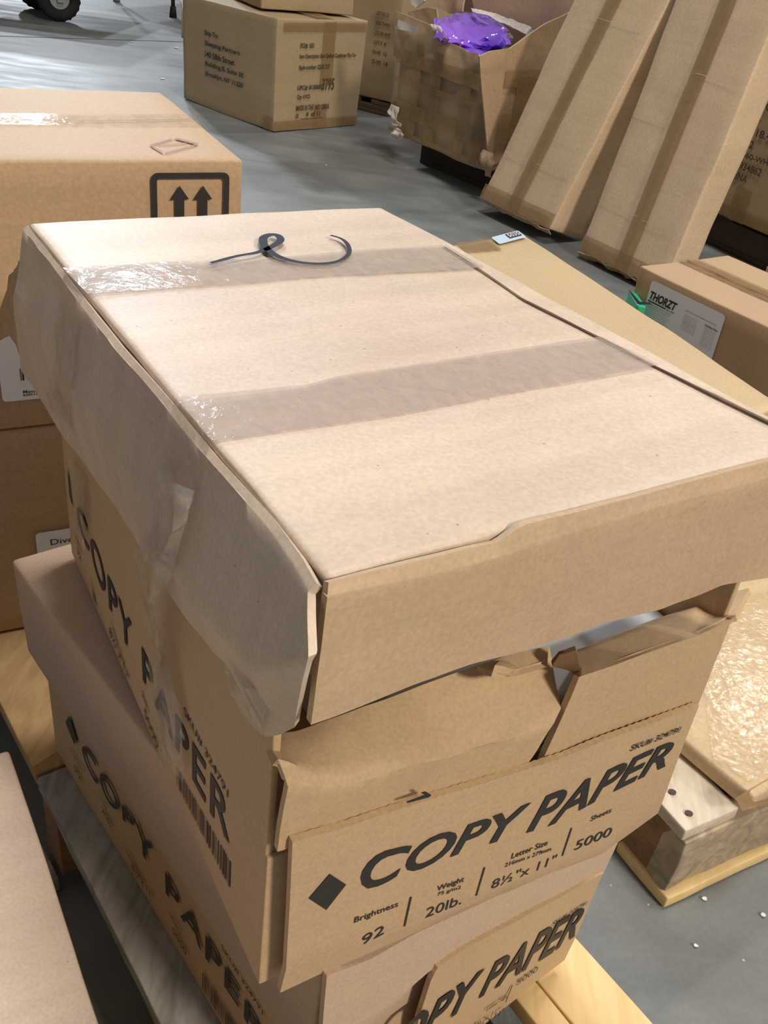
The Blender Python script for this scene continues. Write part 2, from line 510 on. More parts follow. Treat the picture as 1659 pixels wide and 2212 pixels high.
P2 = thing('pallet', 'worn wooden pallet on the right with a nailed white board and dark chipped front block', 'pallet')
qe, qf = V2(.85, .53), V2(-.55, .835)
qo = (.356, .666)
plank(qo, qe, qf, 0, .078, .0, 1.22, .103, .120, W_WHITE, P2, label='pale nailed deck board', seed=11)
for k, a_ in enumerate((.10, .23, .36, .49)):
    plank(qo, qe, qf, a_, a_+.10, .012, 1.22, .103, .120, W_GREY, P2, seed=20+k)
plank(qo, qe, qf, .004, .055, .012, 1.2, .020, .1025, W_BROWN, P2, 'stringer', seed=31)
plank(qo, qe, qf, .004, .60, -.004, .028, .020, .1025, W_MIX, P2, 'front_block', 'chipped front block with dark scuffs', seed=32, amp=.004)
plank(qo, qe, qf, .50, .55, .04, 1.2, .020, .1025, W_BROWN, P2, 'stringer', seed=33)
plank(qo, qe, qf, .0, .60, -.012, .07, .002, .019, W_PINE, P2, 'bottom_board', seed=34)
plank(qo, qe, qf, .0, .05, .075, 1.2, .002, .019, W_WHITE, P2, 'bottom_board', seed=35)
for (u, v) in ((1452, 1711), (1488, 1757)):
    c = Z(u, v, .1215)
    vs = [c + Vector((math.cos(t)*.0045, math.sin(t)*.0038, 0)) for t in [k*math.pi/5 for k in range(10)]]
    vs2 = [p+Vector((0, 0, .0008)) for p in vs]
    obj('nail_head', mesh_from(vs+vs2, [list(range(10, 20))]+[[k, (k+1) % 10, 10+(k+1) % 10, 10+k] for k in range(10)]), DARKSTEEL, P2, smooth=False)
base(P2, (.5, 1.2, 0))

# ================================================================== STACK: open flat carton on top (A)
AZ = .689
A_FL, A_FR, A_BL, A_BR = Vector((-.018, .273, 0)), Vector((.219, .438, 0)), Vector((-.261, .613, 0)), Vector((-.034, .764, 0))
AF = Face(A_FL, A_FR-A_FL)
AL = Face(A_FL, A_BL-A_FL)
A = thing('shallow_carton', 'shallow pale carton topping the copy paper stack, two tape bands and a pen scribble', 'cardboard box')
up = Vector((0, 0, 1))
ins = .005
def inn(p, dx, dy): return p + AF.e*dx + AL.e*dy
c = [inn(A_FL, ins, ins), inn(A_FR, 0, ins), A_BR, inn(A_BL, ins, 0)]
hexbox('carton_body', [p+up*.6105 for p in [inn(A_FL, .014, .014), inn(A_FR, 0, .014), A_BR, inn(A_BL, .014, 0)]]+[inn(A_FL, .0, .0)+up*AZ, A_FR+up*AZ, A_BR+up*AZ, A_BL+up*AZ], K_TOP, A,
       seg=(40, 56, 8), rnd=.0035, amp=.0012, freq=9, seed=3, bulge=(0, 0, .001))
# front panel: a separate ply with a dark slot at its left corner
top = [(709, 1258), (891, 1212), (1000, 1186), (1073, 1171), (1129, 1134), (1359, 1077), (1590, 1016), (1786, 968)]
mid = [(706, 1290), (900, 1248), (1073, 1206), (1200, 1165), (1400, 1105), (1600, 1052), (1786, 1003)]
bot = [(670, 1564), (760, 1530), (900, 1478), (1024, 1435), (1171, 1396), (1300, 1352), (1429, 1315), (1560, 1265), (1660, 1246), (1786, 1222)]
loft('front_panel', [[AF.px(*q, .004) for q in top], [AF.px(*q, .0065) for q in mid], [AF.px(*q, .006) for q in bot]], K_MAIN, A,
     nx=90, ny=8, thick=.004, amp=.0022, freq=14, seed=5, tooth=0)
# left panel: slopes out to a folded lip that hangs over the carton below
tp = [(0, 404), (58, 486), (135, 585), (255, 738), (365, 862), (470, 990), (590, 1118), (655, 1205), (687, 1262)]
fold = [(-30, 600), (30, 640), (90, 742), (150, 835), (240, 985), (310, 1112), (367, 1222), (420, 1300), (480, 1374), (560, 1450), (664, 1420)]
bt = [(-20, 712), (50, 795), (91, 862), (135, 940), (182, 1000), (253, 1102), (295, 1170), (360, 1268), (405, 1339), (456, 1406), (486, 1432), (540, 1530), (575, 1588), (612, 1582), (640, 1566)]
def cut(row): return [q for q in row]
r0 = [Z(*q, AZ-.0015) for q in tp[1:]]
rt = [p + AL.n*.003 + up*-.003 for p in r0]
r1 = [AL.px(*q, .014) for q in fold[1:]]
r2 = [AL.px(*q, .003) for q in bt[1:]]
loft('side_panel', [r0, rt, r1, r2], K_TOP, A, nx=96, ny=8, thick=.0035, amp=.0026, freq=13, seed=9)
# the second ply peeping out behind the far end of the side panel
loft('back_flap', [[AL.px(*q, -.004) for q in [(20, 598), (46, 560), (60, 600)]], [AL.px(*q, -.006) for q in [(-24, 745), (20, 720), (50, 790)]]], K_WORN, A, nx=12, ny=6, thick=.004, amp=.003, freq=40, seed=4)
# packing tape bands over the top and down the side
def tape_on_top(t_, b_, name, seed, lift=.0022):
    R0 = [Z(*q, AZ+lift) for q in t_]; R1 = [Z(*q, AZ+lift) for q in b_]
    Rm = [lerp(x, y, .5) for x, y in zip(resample(R0, 12), resample(R1, 12))]
    return loft(name, [resample(R0, 12), Rm, resample(R1, 12)], TAPE, A, nx=80, ny=8, amp=.0005, freq=26, seed=seed)
tape_on_top([(135, 577), (260, 570), (330, 566), (480, 562), (640, 551), (800, 538), (965, 528)], [(188, 634), (330, 624), (520, 612), (700, 596), (900, 588), (1047, 577)], 'packing_tape', 21)
tape_on_top([(378, 857), (540, 843), (674, 828), (760, 803), (824, 798), (940, 780), (1041, 765), (1180, 742), (1300, 726)], [(457, 951), (560, 938), (662, 924), (800, 905), (963, 876), (1130, 842), (1300, 812), (1425, 788)], 'packing_tape', 22)
def down_tape(rows, seed, amp=.0025, mat=TAPE_CLEAR, name='packing_tape', nx=14):
    return loft(name, [[AL.px(*q, o_) for q in r] for r, o_ in rows], mat, A, nx=nx, ny=8, amp=amp, freq=60, seed=seed)
down_tape([([(137, 583), (160, 612), (182, 636)], .006), ([(112, 700), (135, 715), (160, 735)], .011), ([(112, 800), (130, 812), (150, 830)], .017), ([(95, 868), (118, 900), (150, 950)], .011)], 31)
down_tape([([(378, 862), (420, 908), (457, 951)], .006), ([(335, 1010), (375, 1040), (415, 1075)], .010), ([(345, 1060), (380, 1082), (405, 1100)], .014), ([(330, 1180), (350, 1205), (368, 1230)], .017)], 32)
# raised crease along the right edge of the top
ce = [(975, 532), (1047, 577), (1144, 643), (1242, 692), (1420, 783), (1540, 842), (1665, 903), (1786, 960)]
ci = [(x-26, y+3) for x, y in ce]; cm = [(x-13, y+1) for x, y in ce]
loft('edge_crease', [[Z(*q, AZ-.001) for q in ce], [Z(*q, AZ+.0024) for q in cm], [Z(*q, AZ-.0008) for q in ci]], K_TOP, A, nx=70, ny=3, amp=.0006, freq=26, seed=14)
# scribble
L_ = [(455, 568), (512, 553), (556, 545), (590, 531), (606, 519), (600, 509), (584, 507), (569, 514), (572, 531), (592, 549), (622, 561), (660, 568), (700, 569), (733, 563), (753, 548), (752, 530), (738, 516), (714, 508)]
sp_ = smoothline([Z(*q, AZ+.0036) for q in L_], 8)
wd = [.0030+.0030*math.sin(math.pi*min(1, i/len(sp_)*1.3))+.0006*noise.noise(p*90) for i, p in enumerate(sp_)]
vs, fs = ribbon(sp_, wd, up)
obj('pen_scribble', mesh_from(vs, fs), INK_BLUE, A, smooth=False)
base(A, (-.02, .5, .61))

# ================================================================== COPY PAPER CARTON, UPPER (B)
class Frame:
    def __init__(s, x, y, z, yaw, w_, d_, h_):
        s.o = Vector((x, y, 0)); s.z = z; s.e = Vector((math.cos(yaw), math.sin(yaw), 0)); s.f = Vector((-math.sin(yaw), math.cos(yaw), 0))
        s.w, s.d, s.h = w_, d_, h_
    def p(s, a, b, z): q = s.o+s.e*a+s.f*b; return Vector((q.x, q.y, z))
FB = Frame(-.0216, .2941, .3774, .5935, .2898, .445, .21)
FC = Frame(.0035, .3079, .1398, .7313, .2786, .4569, .2388)
B = thing('copy_paper_carton', 'upper copy paper carton, torn open at the top with white paper showing through the slot', 'cardboard box')
def slab(F, c, z0, z1, **kw):
    pts = [F.p(a, b, z0) for a, b in c]+[F.p(a, b, z1) for a, b in c]
    return hexdata(pts, **kw)
bz0, bz1 = .379, .588
kw = dict(rnd=.0012, amp=.0003, freq=8)
parts = [slab(FB, [(-.010, .011), (-.0055, .011), (.0045, .445), (0, .445)], bz0, bz1, seg=(1, 40, 14), **kw),
         slab(FB, [(.286, .006), (.290, .006), (.290, .445), (.286, .445)], bz0, bz1-.004, seg=(1, 20, 10), **kw),
         slab(FB, [(.0, .441), (.290, .441), (.290, .445), (0, .445)], bz0, bz1-.004, seg=(20, 1, 10), **kw),
         slab(FB, [(-.010, .0085), (.289, .0085), (.289, .0125), (-.010, .0125)], bz0, .492, seg=(20, 1, 10), **kw),
         slab(FB, [(-.004, .0125), (.287, .0125), (.287, .442), (.0, .442)], bz0+.0005, .4295, seg=(8, 8, 4), rnd=.001)]
vs, fs = merge(parts)
obj('carton_body', mesh_from(vs, fs), K_COPY, B)
BF = Face(FB.o, FB.e); BL_ = Face(FB.p(-.010, 0, 0), FB.p(0, .445, 0)-FB.p(-.010, 0, 0))
r_top = [(632, 1820), (760, 1782), (900, 1735), (1020, 1700), (1130, 1665), (1220, 1636), (1300, 1602), (1400, 1566), (1510, 1525)]
r_mid = [(626, 1950), (1463, 1645)]
r_fold = [(618, 2093), (690, 2062), (800, 2030), (900, 1998), (1100, 1925), (1298, 1838), (1433, 1728)]
r_bot = [(605, 2145), (690, 2105), (800, 2058), (900, 2012), (1100, 1918), (1298, 1846), (1421, 1757)]
loft('printed_end_panel', [[BF.px(*q, .0055) for q in r_top], [BF.px(*q, .0058) for q in r_mid], [BF.px(*q, .0058) for q in r_fold], [BF.px(*q, .003) for q in r_bot]],
     K_COPY, B, nx=200, ny=5, thick=.0042, amp=.0003, freq=9, seed=2, tooth=.0004)['label'] = 'printed end panel with a torn corrugated top edge'
# crushed left part of the end wall: upright strip, then a ledge folded inward under the carton above
u0 = [(598, 1838), (760, 1790), (900, 1742), (1020, 1706), (1125, 1672)]
u1 = [(622, 1700), (720, 1704), (820, 1680), (900, 1650), (1000, 1628), (1100, 1596), (1197, 1562)]
u2 = [(600, 1640), (680, 1672), (760, 1668), (900, 1630), (1000, 1606), (1100, 1576), (1212, 1530)]
u3 = [(556, 1598), (640, 1590), (760, 1548), (900, 1494), (1024, 1448), (1120, 1418), (1188, 1408)]
def back(u, v, off, z): return Z(u, v, z)
loft('crushed_flap', [[BF.px(*q, .000) for q in u0], [BF.px(*q, .004) for q in u1], [BF.px(*q, .000) for q in u2],
     [BF.px(*q, -.030) for q in [(566, 1592), (640, 1584), (760, 1536), (900, 1484), (1024, 1440), (1120, 1408), (1186, 1398)]]],
     K_COPY, B, nx=60, ny=6, thick=.004, amp=.0016, freq=24, seed=8)['label'] = 'crushed flap folded inwards'
# curled tab left of the slot
loft('curled_tab', [[BF.px(*q, -.024) for q in [(1030, 1438), (1120, 1408), (1185, 1398)]], [BF.px(*q, -.010) for q in [(1060, 1450), (1110, 1462), (1182, 1440)]], [BF.px(*q, -.020) for q in [(1080, 1440), (1130, 1440), (1178, 1425)]]],
     K_COPY, B, nx=14, ny=5, thick=.003, amp=.001, freq=50)
# right part of the end wall with a rolled top lip
s0 = [(1168, 1652), (1300, 1600), (1400, 1564), (1508, 1526)]
s1 = [(1250, 1462), (1330, 1436), (1420, 1404), (1500, 1376), (1582, 1338)]
s2 = [(1246, 1402), (1330, 1374), (1420, 1340), (1500, 1310), (1560, 1300), (1618, 1272)]
s3 = [(1262, 1398), (1340, 1366), (1420, 1334), (1500, 1304), (1560, 1282), (1616, 1268)]
loft('torn_end_wall', [[BF.px(*q, .000) for q in s0], [BF.px(*q, .003) for q in s1], [BF.px(*q, -.024) for q in s2], [BF.px(*q, -.040) for q in s3]],
     K_COPY, B, nx=40, ny=6, thick=.004, amp=.0012, freq=22, seed=12)['label'] = 'torn end wall right of the slot with a rolled lip'
loft('corrugated_edge', [[BF.px(*q, -.002) for q in [(1244, 1404), (1252, 1440), (1250, 1464)]], [BF.px(*q, -.006) for q in [(1208, 1412), (1192, 1440), (1232, 1450)]]], K_EDGE, B, nx=8, ny=3, thick=.003, amp=.001, freq=60)
# lettering, end panel
pr = Print(lambda a_, z_: FB.p(a_, -.0064, z_))
def fz(u, v): return BF.sz(u, v, .0064)
def T_(q): return [fz(*x) for x in q]
TB = T_([(775, 1926), (786, 1927), (1010, 1838), (1190, 1785), (1330, 1709), (1436, 1657)])
TT = T_([(797, 1836), (853, 1834), (1010, 1782), (1120, 1744), (1300, 1670), (1400, 1622), (1455, 1600)])
pr.text('COPY PAPER', fz(775, 1925)[0], fz(1452, 1620)[0], TB, TT, shear=.28, bold=.022)
pr.poly(T_([(667, 1941), (713, 1888), (748, 1911), (705, 1966)]))
def small(body, p0, p1, h, **k2):
    (a0, z0), (a1, z1) = fz(*p0), fz(*p1)
    bt_ = [(a0, z0), (a1, z1)]; pr.text(body, a0, a1, bt_, [(x, y+h) for x, y in bt_], **k2)
small('Brightness', (764, 1998), (859, 1962), .0068, bold=.012)
small('92', (780, 2044), (829, 2018), .0098, bold=.004)
small('Weight', (942, 1930), (1001, 1908), .0068, bold=.012)
small('75 g/m2', (944, 1938), (995, 1922), .0042, bold=.012)
small('20lb.', (918, 1984), (996, 1953), .0098, bold=.004)
small('Letter Size', (1104, 1856), (1182, 1826), .0056, bold=.012)
small('216mm x 279mm', (1090, 1874), (1190, 1838), .0042, bold=.012)
small('8\u00bd"x 11"', (1060, 1922), (1198, 1866), .0098, bold=.004)
small('Sheets', (1275, 1775), (1320, 1755), .005, bold=.012)
small('5000', (1240, 1838), (1318, 1806), .0098, bold=.002)
small('SKU# 324791', (1360, 1625), (1468, 1583), .0058, bold=.014, shear=.2)
for a_, b_2 in (((888, 1938), (874, 2001)), ((1047, 1874), (1029, 1935)), ((1235, 1789), (1215, 1849))):
    t0, t1 = fz(*a_), fz(*b_2)
    pr.poly([(t1[0]-.0007, t1[1]), (t1[0]+.0007, t1[1]), (t0[0]+.0007, t0[1]), (t0[0]-.0007, t0[1])])
pr.build('printed_lettering', INK, B)
pr = Print(lambda a_, z_: BF.at(a_, z_, .0092))
def f3(q): return [BF.sz(*x, .0092) for x in q]
pr.poly(f3([(878, 1731), (918, 1716), (932, 1717), (928, 1722), (880, 1735)])); pr.poly(f3([(908, 1712), (918, 1709), (932, 1717), (918, 1717)]))
pr.build('printed_arrow', INK, B)
# lettering, long left side
LS = Print(lambda a_, z_: BL_.at(a_, z_, .0008))
def lz(u, v): return BL_.sz(u, v, .0008)
tt = [lz(*q) for q in [(150, 1050), (183, 1120), (230, 1237), (276, 1332), (357, 1505), (400, 1575), (447, 1655), (495, 1738)]]
tb = [lz(*q) for q in [(165, 1130), (195, 1205), (221, 1280), (255, 1358), (292, 1436), (367, 1592), (405, 1665), (455, 1760), (499, 1832)]]
LS.text('COPY PAPER', lz(164, 1090)[0], lz(496, 1790)[0], tb, tt, shear=.0, bold=.014, space=1.12)
LS.poly([lz(*q) for q in [(145, 1012), (151, 1040), (157, 1097), (150, 1070)]])
k0, k1 = lz(396, 1525), lz(492, 1708)
LS.text('SKU# 324791', k0[0], k1[0], [(k0[0], k0[1]-.007), (k1[0], k1[1]-.007)], [k0, k1], bold=.012)
LS.build('side_lettering', INK, B)
LS = Print(lambda a_, z_: BL_.at(a_, z_, .0008))
bt0, bt1, bb0, bb1 = lz(380, 1655), lz(500, 1868), lz(383, 1700), lz(502, 1932)
LS.bars(bt0[0], bt1[0], lambda a_: lerp(bb0[1], bb1[1], (a_-bt0[0])/(bt1[0]-bt0[0])), lambda a_: lerp(bt0[1], bt1[1], (a_-bt0[0])/(bt1[0]-bt0[0])), 34, 4)
def ls(body, p, q, h):
    a0, a1 = lz(*p), lz(*q)
    LS.text(body, a0[0], a1[0], [a0, a1], [(a0[0], a0[1]+h), (a1[0], a1[1]+h)], bold=.01)
ls('Brightness', (163, 1165), (176, 1200), .006); ls('92', (167, 1195), (174, 1215), .008)
ls('Weight', (196, 1262), (206, 1300), .006); ls('20lb.', (200, 1290), (209, 1312), .008)
ls('Letter Size', (240, 1352), (268, 1440), .006); ls('8\u00bd"x 11"', (236, 1370), (280, 1480), .009)
ls('Sheets', (306, 1502), (322, 1545), .006); ls('5000', (311, 1545), (340, 1622), .009)
LS.build('barcode_and_small_print', INK_SOFT, B)
# clear film tail hanging from the tape of the carton above, twisted over the lettering
def bp(u, v, o_): return BL_.px(u, v, o_)
film_rows = [([(332, 1045), (370, 1040), (418, 1062)], .020), ([(330, 1120), (372, 1150), (404, 1120)], .022), ([(297, 1180), (330, 1215), (372, 1235)], .020),
             ([(300, 1250), (330, 1290), (362, 1270)], .018), ([(312, 1340), (340, 1370), (362, 1330)], .010), ([(335, 1395), (344, 1412), (352, 1408)], .006),
             ([(322, 1450), (350, 1480), (372, 1460)], .006), ([(318, 1530), (355, 1580), (400, 1600)], .005), ([(345, 1620), (372, 1668), (395, 1690)], .004)]
loft('tape_tail', [[bp(u, v, o_+(.006 if k == 1 else 0)) for k, (u, v) in enumerate(r)] for r, o_ in film_rows], FILM, B, nx=14, ny=6, amp=.003, freq=55, seed=41)['label'] = 'twisted clear tape tail'
loft('tape_tail', [[bp(*q, .004) for q in [(150, 990), (178, 1030)]], [bp(*q, .006) for q in [(152, 1060), (180, 1100)]], [bp(*q, .004) for q in [(160, 1130), (184, 1190)]]], FILM, B, nx=6, ny=6, amp=.002, freq=60, seed=42)
loft('tape_tail', [[bp(*q, .010) for q in [(483, 1432), (500, 1440)]], [bp(*q, .011) for q in [(500, 1500), (540, 1480), (565, 1500)]], [bp(*q, .010) for q in [(520, 1545), (556, 1592), (572, 1575)]]], FILM, B, nx=10, ny=6, amp=.004, freq=50, seed=43)
base(B, (.06, .5, .379))

# reams in the torn carton
def ream(label, b0, z0):
    o = hexbox('paper_ream', [FB.p(a_, b_, z_) for z_ in (z0, z0+.049) for a_, b_ in ((.080, b0), (.285, b0), (.285, b0+.27), (.080, b0+.27))], PAPER, None, seg=(8, 8, 3), rnd=.003, amp=.0006, freq=12)
    tag(o, label, 'paper ream', 'white paper reams in the torn carton'); return o
ream('upper white paper ream showing through the torn slot of the copy paper carton', .0135, .4793)
ream('lower white paper ream at the foot of the torn slot in the copy paper carton', .0135, .4300)

# ================================================================== COPY PAPER CARTON, LOWER (C)
Cc = thing('copy_paper_carton', 'lower copy paper carton standing askew on the pallet at the bottom of the stack', 'cardboard box')
cz0, cz1 = .1398, .377
zl = .2560
hexbox('carton_body', [FC.p(a_, b_, z_) for z_ in (cz0, zl+.02) for a_, b_ in ((.001, .006), (.277, .006), (.277, .452), (.001, .452))], K_COPY, Cc, seg=(20, 30, 8), rnd=.003, amp=.0008, freq=9)
lid = [FC.p(-.003, .004, zl), FC.p(.279, .004, zl), FC.p(.279, .462, zl), FC.p(-.008, .470, zl+.008)]
lid += [FC.p(-.002, .004, cz1), FC.p(.278, .004, cz1), FC.p(.278, .468, cz1), FC.p(-.012, .474, cz1-.006)]
hexbox('lid', lid, K_COPYLID, Cc, seg=(24, 40, 8), rnd=.004, amp=.001, freq=9, seed=6)
CF_ = Face(FC.o, FC.e); CL = Face(FC.o, FC.f)
cb = [(700, 2240), (760, 2215), (850, 2160), (930, 2092), (1000, 2046), (1100, 1994), (1200, 1940), (1303, 1884)]
loft('lid_end_panel', [[CF_.px(*q, .004) for q in [(706, 2108), (800, 2070), (900, 2016), (1100, 1925), (1298, 1840), (1345, 1800)]],
     [CF_.px(*q, .006) for q in [(690, 2290), (760, 2222), (850, 2168), (930, 2098), (1000, 2050), (1100, 1998), (1200, 1944), (1303, 1890)]]], K_COPYLID, Cc, nx=60, ny=8, thick=.004, amp=.0012, freq=12, seed=3)
ct = [(900, 2330), (905, 2230), (920, 2160), (945, 2098), (1000, 2064), (1100, 2010), (1200, 1952), (1303, 1889)]
cbm = [(900, 2420), (960, 2330), (1046, 2214), (1115, 2158), (1160, 2118), (1219, 2074)]
loft('printed_end_panel', [[CF_.px(*q, .0085) for q in [(930, 2120), (945, 2090), (1000, 2052), (1100, 1998), (1200, 1944), (1303, 1886)]],
     [CF_.px(*q, .0086) for q in [(905, 2200), (1100, 2130), (1250, 2010)]], [CF_.px(*q, .006) for q in [(860, 2420), (960, 2300), (1046, 2214), (1115, 2158), (1160, 2118), (1219, 2074)]]],
     K_COPY, Cc, nx=120, ny=6, thick=.004, amp=.0003, freq=9, seed=15, tooth=.0004)
pc = Print(lambda a_, z_: CF_.at(a_, z_, .0096))
def cf(u, v): return CF_.sz(u, v, .0096)
ctb = [cf(*q) for q in [(800, 2330), (930, 2232), (1015, 2170), (1110, 2112), (1190, 2062), (1248, 2018)]]
ctt = [cf(*q) for q in [(780, 2290), (900, 2192), (1020, 2108), (1100, 2060), (1170, 2012), (1256, 1962)]]
pc.text('COPY PAPER', cf(775, 2300)[0], cf(1256, 1985)[0], ctb, ctt, shear=.28, bold=.022)
k0, k1 = cf(1193, 2002), cf(1267, 1955)
pc.text('SKU# 324791', k0[0], k1[0], [k0, k1], [(k0[0], k0[1]+.0055), (k1[0], k1[1]+.0055)], bold=.012, shear=.2)
def cs(body, p, q, h):
    a0, a1 = cf(*p), cf(*q); pc.text(body, a0[0], a1[0], [a0, a1], [(a0[0], a0[1]+h), (a1[0], a1[1]+h)], bold=.01)
cs('8\u00bd"x 11"', (1025, 2226), (1085, 2190), .009); cs('Letter Size', (1050, 2185), (1095, 2155), .005); cs('5000', (1115, 2130), (1160, 2098), .008)
t0, t1 = cf(1107, 2128), cf(1092, 2165); pc.poly([(t1[0]-.0007, t1[1]), (t1[0]+.0007, t1[1]), (t0[0]+.0007, t0[1]), (t0[0]-.0007, t0[1])])
pc.build('printed_lettering', INK, Cc)
LC = Print(lambda a_, z_: CL.at(a_, z_, .0012))
def cl(u, v): return CL.sz(u, v, .0012)
lt = [cl(*q) for q in [(141, 1546), (175, 1598), (215, 1655), (262, 1735), (292, 1770), (345, 1858), (385, 1935), (430, 1995), (480, 2075), (525, 2150), (575, 2235)]]
lb = [cl(*q) for q in [(158, 1602), (205, 1690), (240, 1742), (278, 1785), (311, 1853), (357, 1928), (422, 2032), (440, 2065), (516, 2178), (560, 2262)]]
LC.text('COPY PAPER', cl(176, 1610)[0], cl(572, 2260)[0], lb, lt, bold=.014, space=1.12)
LC.poly([cl(*q) for q in [(141, 1560), (149, 1546), (166, 1600), (160, 1607)]])
k0, k1 = cl(478, 2038), cl(568, 2184)
LC.text('SKU# 324791', k0[0], k1[0], [(k0[0], k0[1]-.006), (k1[0], k1[1]-.006)], [k0, k1], bold=.012)
LC.build('side_lettering', INK, Cc)
LC = Print(lambda a_, z_: CL.at(a_, z_, .0012))
def lc(body, p, q, h):
    a0, a1 = cl(*p), cl(*q); LC.text(body, a0[0], a1[0], [a0, a1], [(a0[0], a0[1]+h), (a1[0], a1[1]+h)], bold=.01)
lc('Brightness', (152, 1622), (180, 1672), .005); lc('92', (160, 1662), (176, 1690), .007)
lc('Weight', (212, 1716), (230, 1752), .005); lc('20lb.', (220, 1752), (243, 1796), .008)
lc('Letter Size', (272, 1840), (308, 1906), .005); lc('8\u00bd"x 11"', (285, 1878), (330, 1945), .009)
lc('Sheets', (366, 1978), (392, 2020), .005); lc('5000', (372, 2012), (402, 2066), .008)
LC.bars(cl(437, 2100)[0], cl(510, 2215)[0], lambda a_: cl(437, 2135)[1]-.0, lambda a_: cl(437, 2100)[1], 30, 9)
LC.build('barcode_and_small_print', INK_SOFT, Cc)
base(Cc, (.05, .5, .1398))

# ================================================================== CARTONS BEHIND LEFT (E on F)
yw = math.radians(30)
EF = Face((-.395, .815), (math.cos(yw), math.sin(yw)))
eR = EF.px(525, 345); eR = EF.sz(525, 345)[0]
bk = Vector((-math.sin(yw), math.cos(yw), 0)); ee = EF.e
zs, zt = .4013, .6672
def ecorner(a_, b_, z_): q = EF.o+ee*a_+bk*b_; return Vector((q.x, q.y, z_))
E_ = thing('carton', 'brown carton with a two arrow mark, stacked on another behind the copy paper stack', 'cardboard box')
bd = .305
hexbox('carton_body', [ecorner(a_, b_, z_) for z_ in (zs+.0015, zt) for a_, b_ in ((eR-.62, 0), (eR, 0), (eR, bd), (eR-.62, bd))], K_ORANGE, E_, seg=(24, 16, 12), rnd=.003, amp=.001, freq=6, seed=4, bulge=(0, .002, .0))
def en(a_, z_): return EF.at(a_, z_, .003)
def es(u, v): return EF.sz(u, v, .003)
pe_ = Print(en)
x0, x1 = es(326, 376)[0], es(496, 376)[0]; zt_ = es(410, 373)[1]; th = .0055; zb_ = zt_-.072
def ring(a0, a1, z0, z1, r, t):
    def rr(a0, a1, z0, z1, r):
        out = []
        for cx, cz, q in ((a1-r, z1-r, 0), (a0+r, z1-r, 1), (a0+r, z0+r, 2), (a1-r, z0+r, 3)):
            for k in range(4): t_ = math.pi/2*(q+k/3); out.append((cx+r*math.cos(t_), cz+r*math.sin(t_)))
        return out
    O = rr(a0, a1, z0, z1, r); I = rr(a0+t, a1-t, z0+t, z1-t, max(.001, r-t*.6))
    n = len(O)
    return [pe_.poly([O[i], O[(i+1) % n], I[(i+1) % n], I[i]]) for i in range(n)]
ring(x0, x1, zb_, zt_, .006, th)
for c_ in (388, 438.5):
    X = lambda u: es(u, 410)[0]
    yt, yh = es(c_, 401)[1], es(c_, 431)[1]
    pe_.poly([(X(c_-20.5), yh), (X(c_-10), yh), (X(c_+10), yh), (X(c_+20.5), yh), (X(c_), yt)])
    pe_.rect(X(c_-10), X(c_+10), zb_+.012, yh)
pe_.build('up_arrows_mark', INK, E_)
la = es(15, 866)
card('shipping_label', en, la[0]-.004, la[0]+.11, la[1]-.001, la[1]+.095, WHITE, E_)
pl2 = Print(lambda a_, z_: EF.at(a_, z_, .0036))
b0 = es(45, 822); pl2.bars(b0[0], b0[0]+.05, b0[1], b0[1]+.013, 16, 3)
b0 = es(50, 850); pl2.text('Manufactured for', b0[0], b0[0]+.04, b0[1]+.0002, b0[1]+.0035, bold=.012)
b0 = es(50, 857); pl2.text('60018 Chicago, IL', b0[0], b0[0]+.045, b0[1], b0[1]+.003, bold=.012)
pl2.build('label_printing', INK, E_)
tq = [[Z(*q, zt+.0018) for q in r] for r in ([(-60, 243), (200, 246), (412, 243)], [(-60, 256), (200, 259), (424, 256)], [(-60, 268), (200, 272), (436, 272)])]
loft('packing_tape', tq, TAPE_GLOSS, E_, nx=60, ny=4, amp=.0008, freq=18, seed=3)
seam = [Z(u, v, zt+.0022) for u, v in [(-60, 257), (100, 259), (250, 260), (418, 257)]]
vs, fs = ribbon(smoothline(seam, 6), [.0016]*19, up); obj('flap_seam', mesh_from(vs, fs), K_EDGE, E_, smooth=False)
st = Print(lambda a_, b_: Vector((a_, b_, zt+.0016)))
Q = [Z(*q, zt) for q in [(328, 317), (375, 303), (423, 315), (355, 333)]]
for i in range(4):
    p, q = Q[i], Q[(i+1) % 4]; n_ = (q-p).cross(up).normalized()*(.0022 if i != 1 else .006)
    st.poly([(p.x, p.y), (q.x, q.y), (q.x-n_.x, q.y-n_.y), (p.x-n_.x, p.y-n_.y)])
Q = [Z(*q, zt) for q in [(342, 317), (402, 313)]]
st.poly([(Q[0].x, Q[0].y), (Q[1].x, Q[1].y), (Q[1].x, Q[1].y+.003), (Q[0].x, Q[0].y+.003)])
st.build('faded_stamp', INK_RED, E_)
base(E_, ecorner(eR-.3, .15, zs))

F_ = thing('carton', 'plain brown carton under the one with the arrow mark, white label at its right', 'cardboard box')
hexbox('carton_body', [ecorner(a_, b_, z_) for z_ in (.1402, zs) for a_, b_ in ((eR-.62, .0), (eR-.004, .0), (eR-.004, bd), (eR-.62, bd))], K_ORANGE, F_, seg=(24, 16, 12), rnd=.004, amp=.001, freq=6, seed=14)
f0 = es(76, 1152); f1 = es(150, 1150)
card('shipping_label', en, f0[0], f0[0]+.09, f0[1]-.06, f0[1]-.0005, WHITE, F_)
pl3 = Print(lambda a_, z_: EF.at(a_, z_, .0036))
b0 = es(110, 1181); pl3.text('Diversey', b0[0], b0[0]+.048, b0[1], b0[1]+.0098)
pl3.build('label_printing', INK, F_)
base(F_, ecorner(eR-.3, .15, .14))

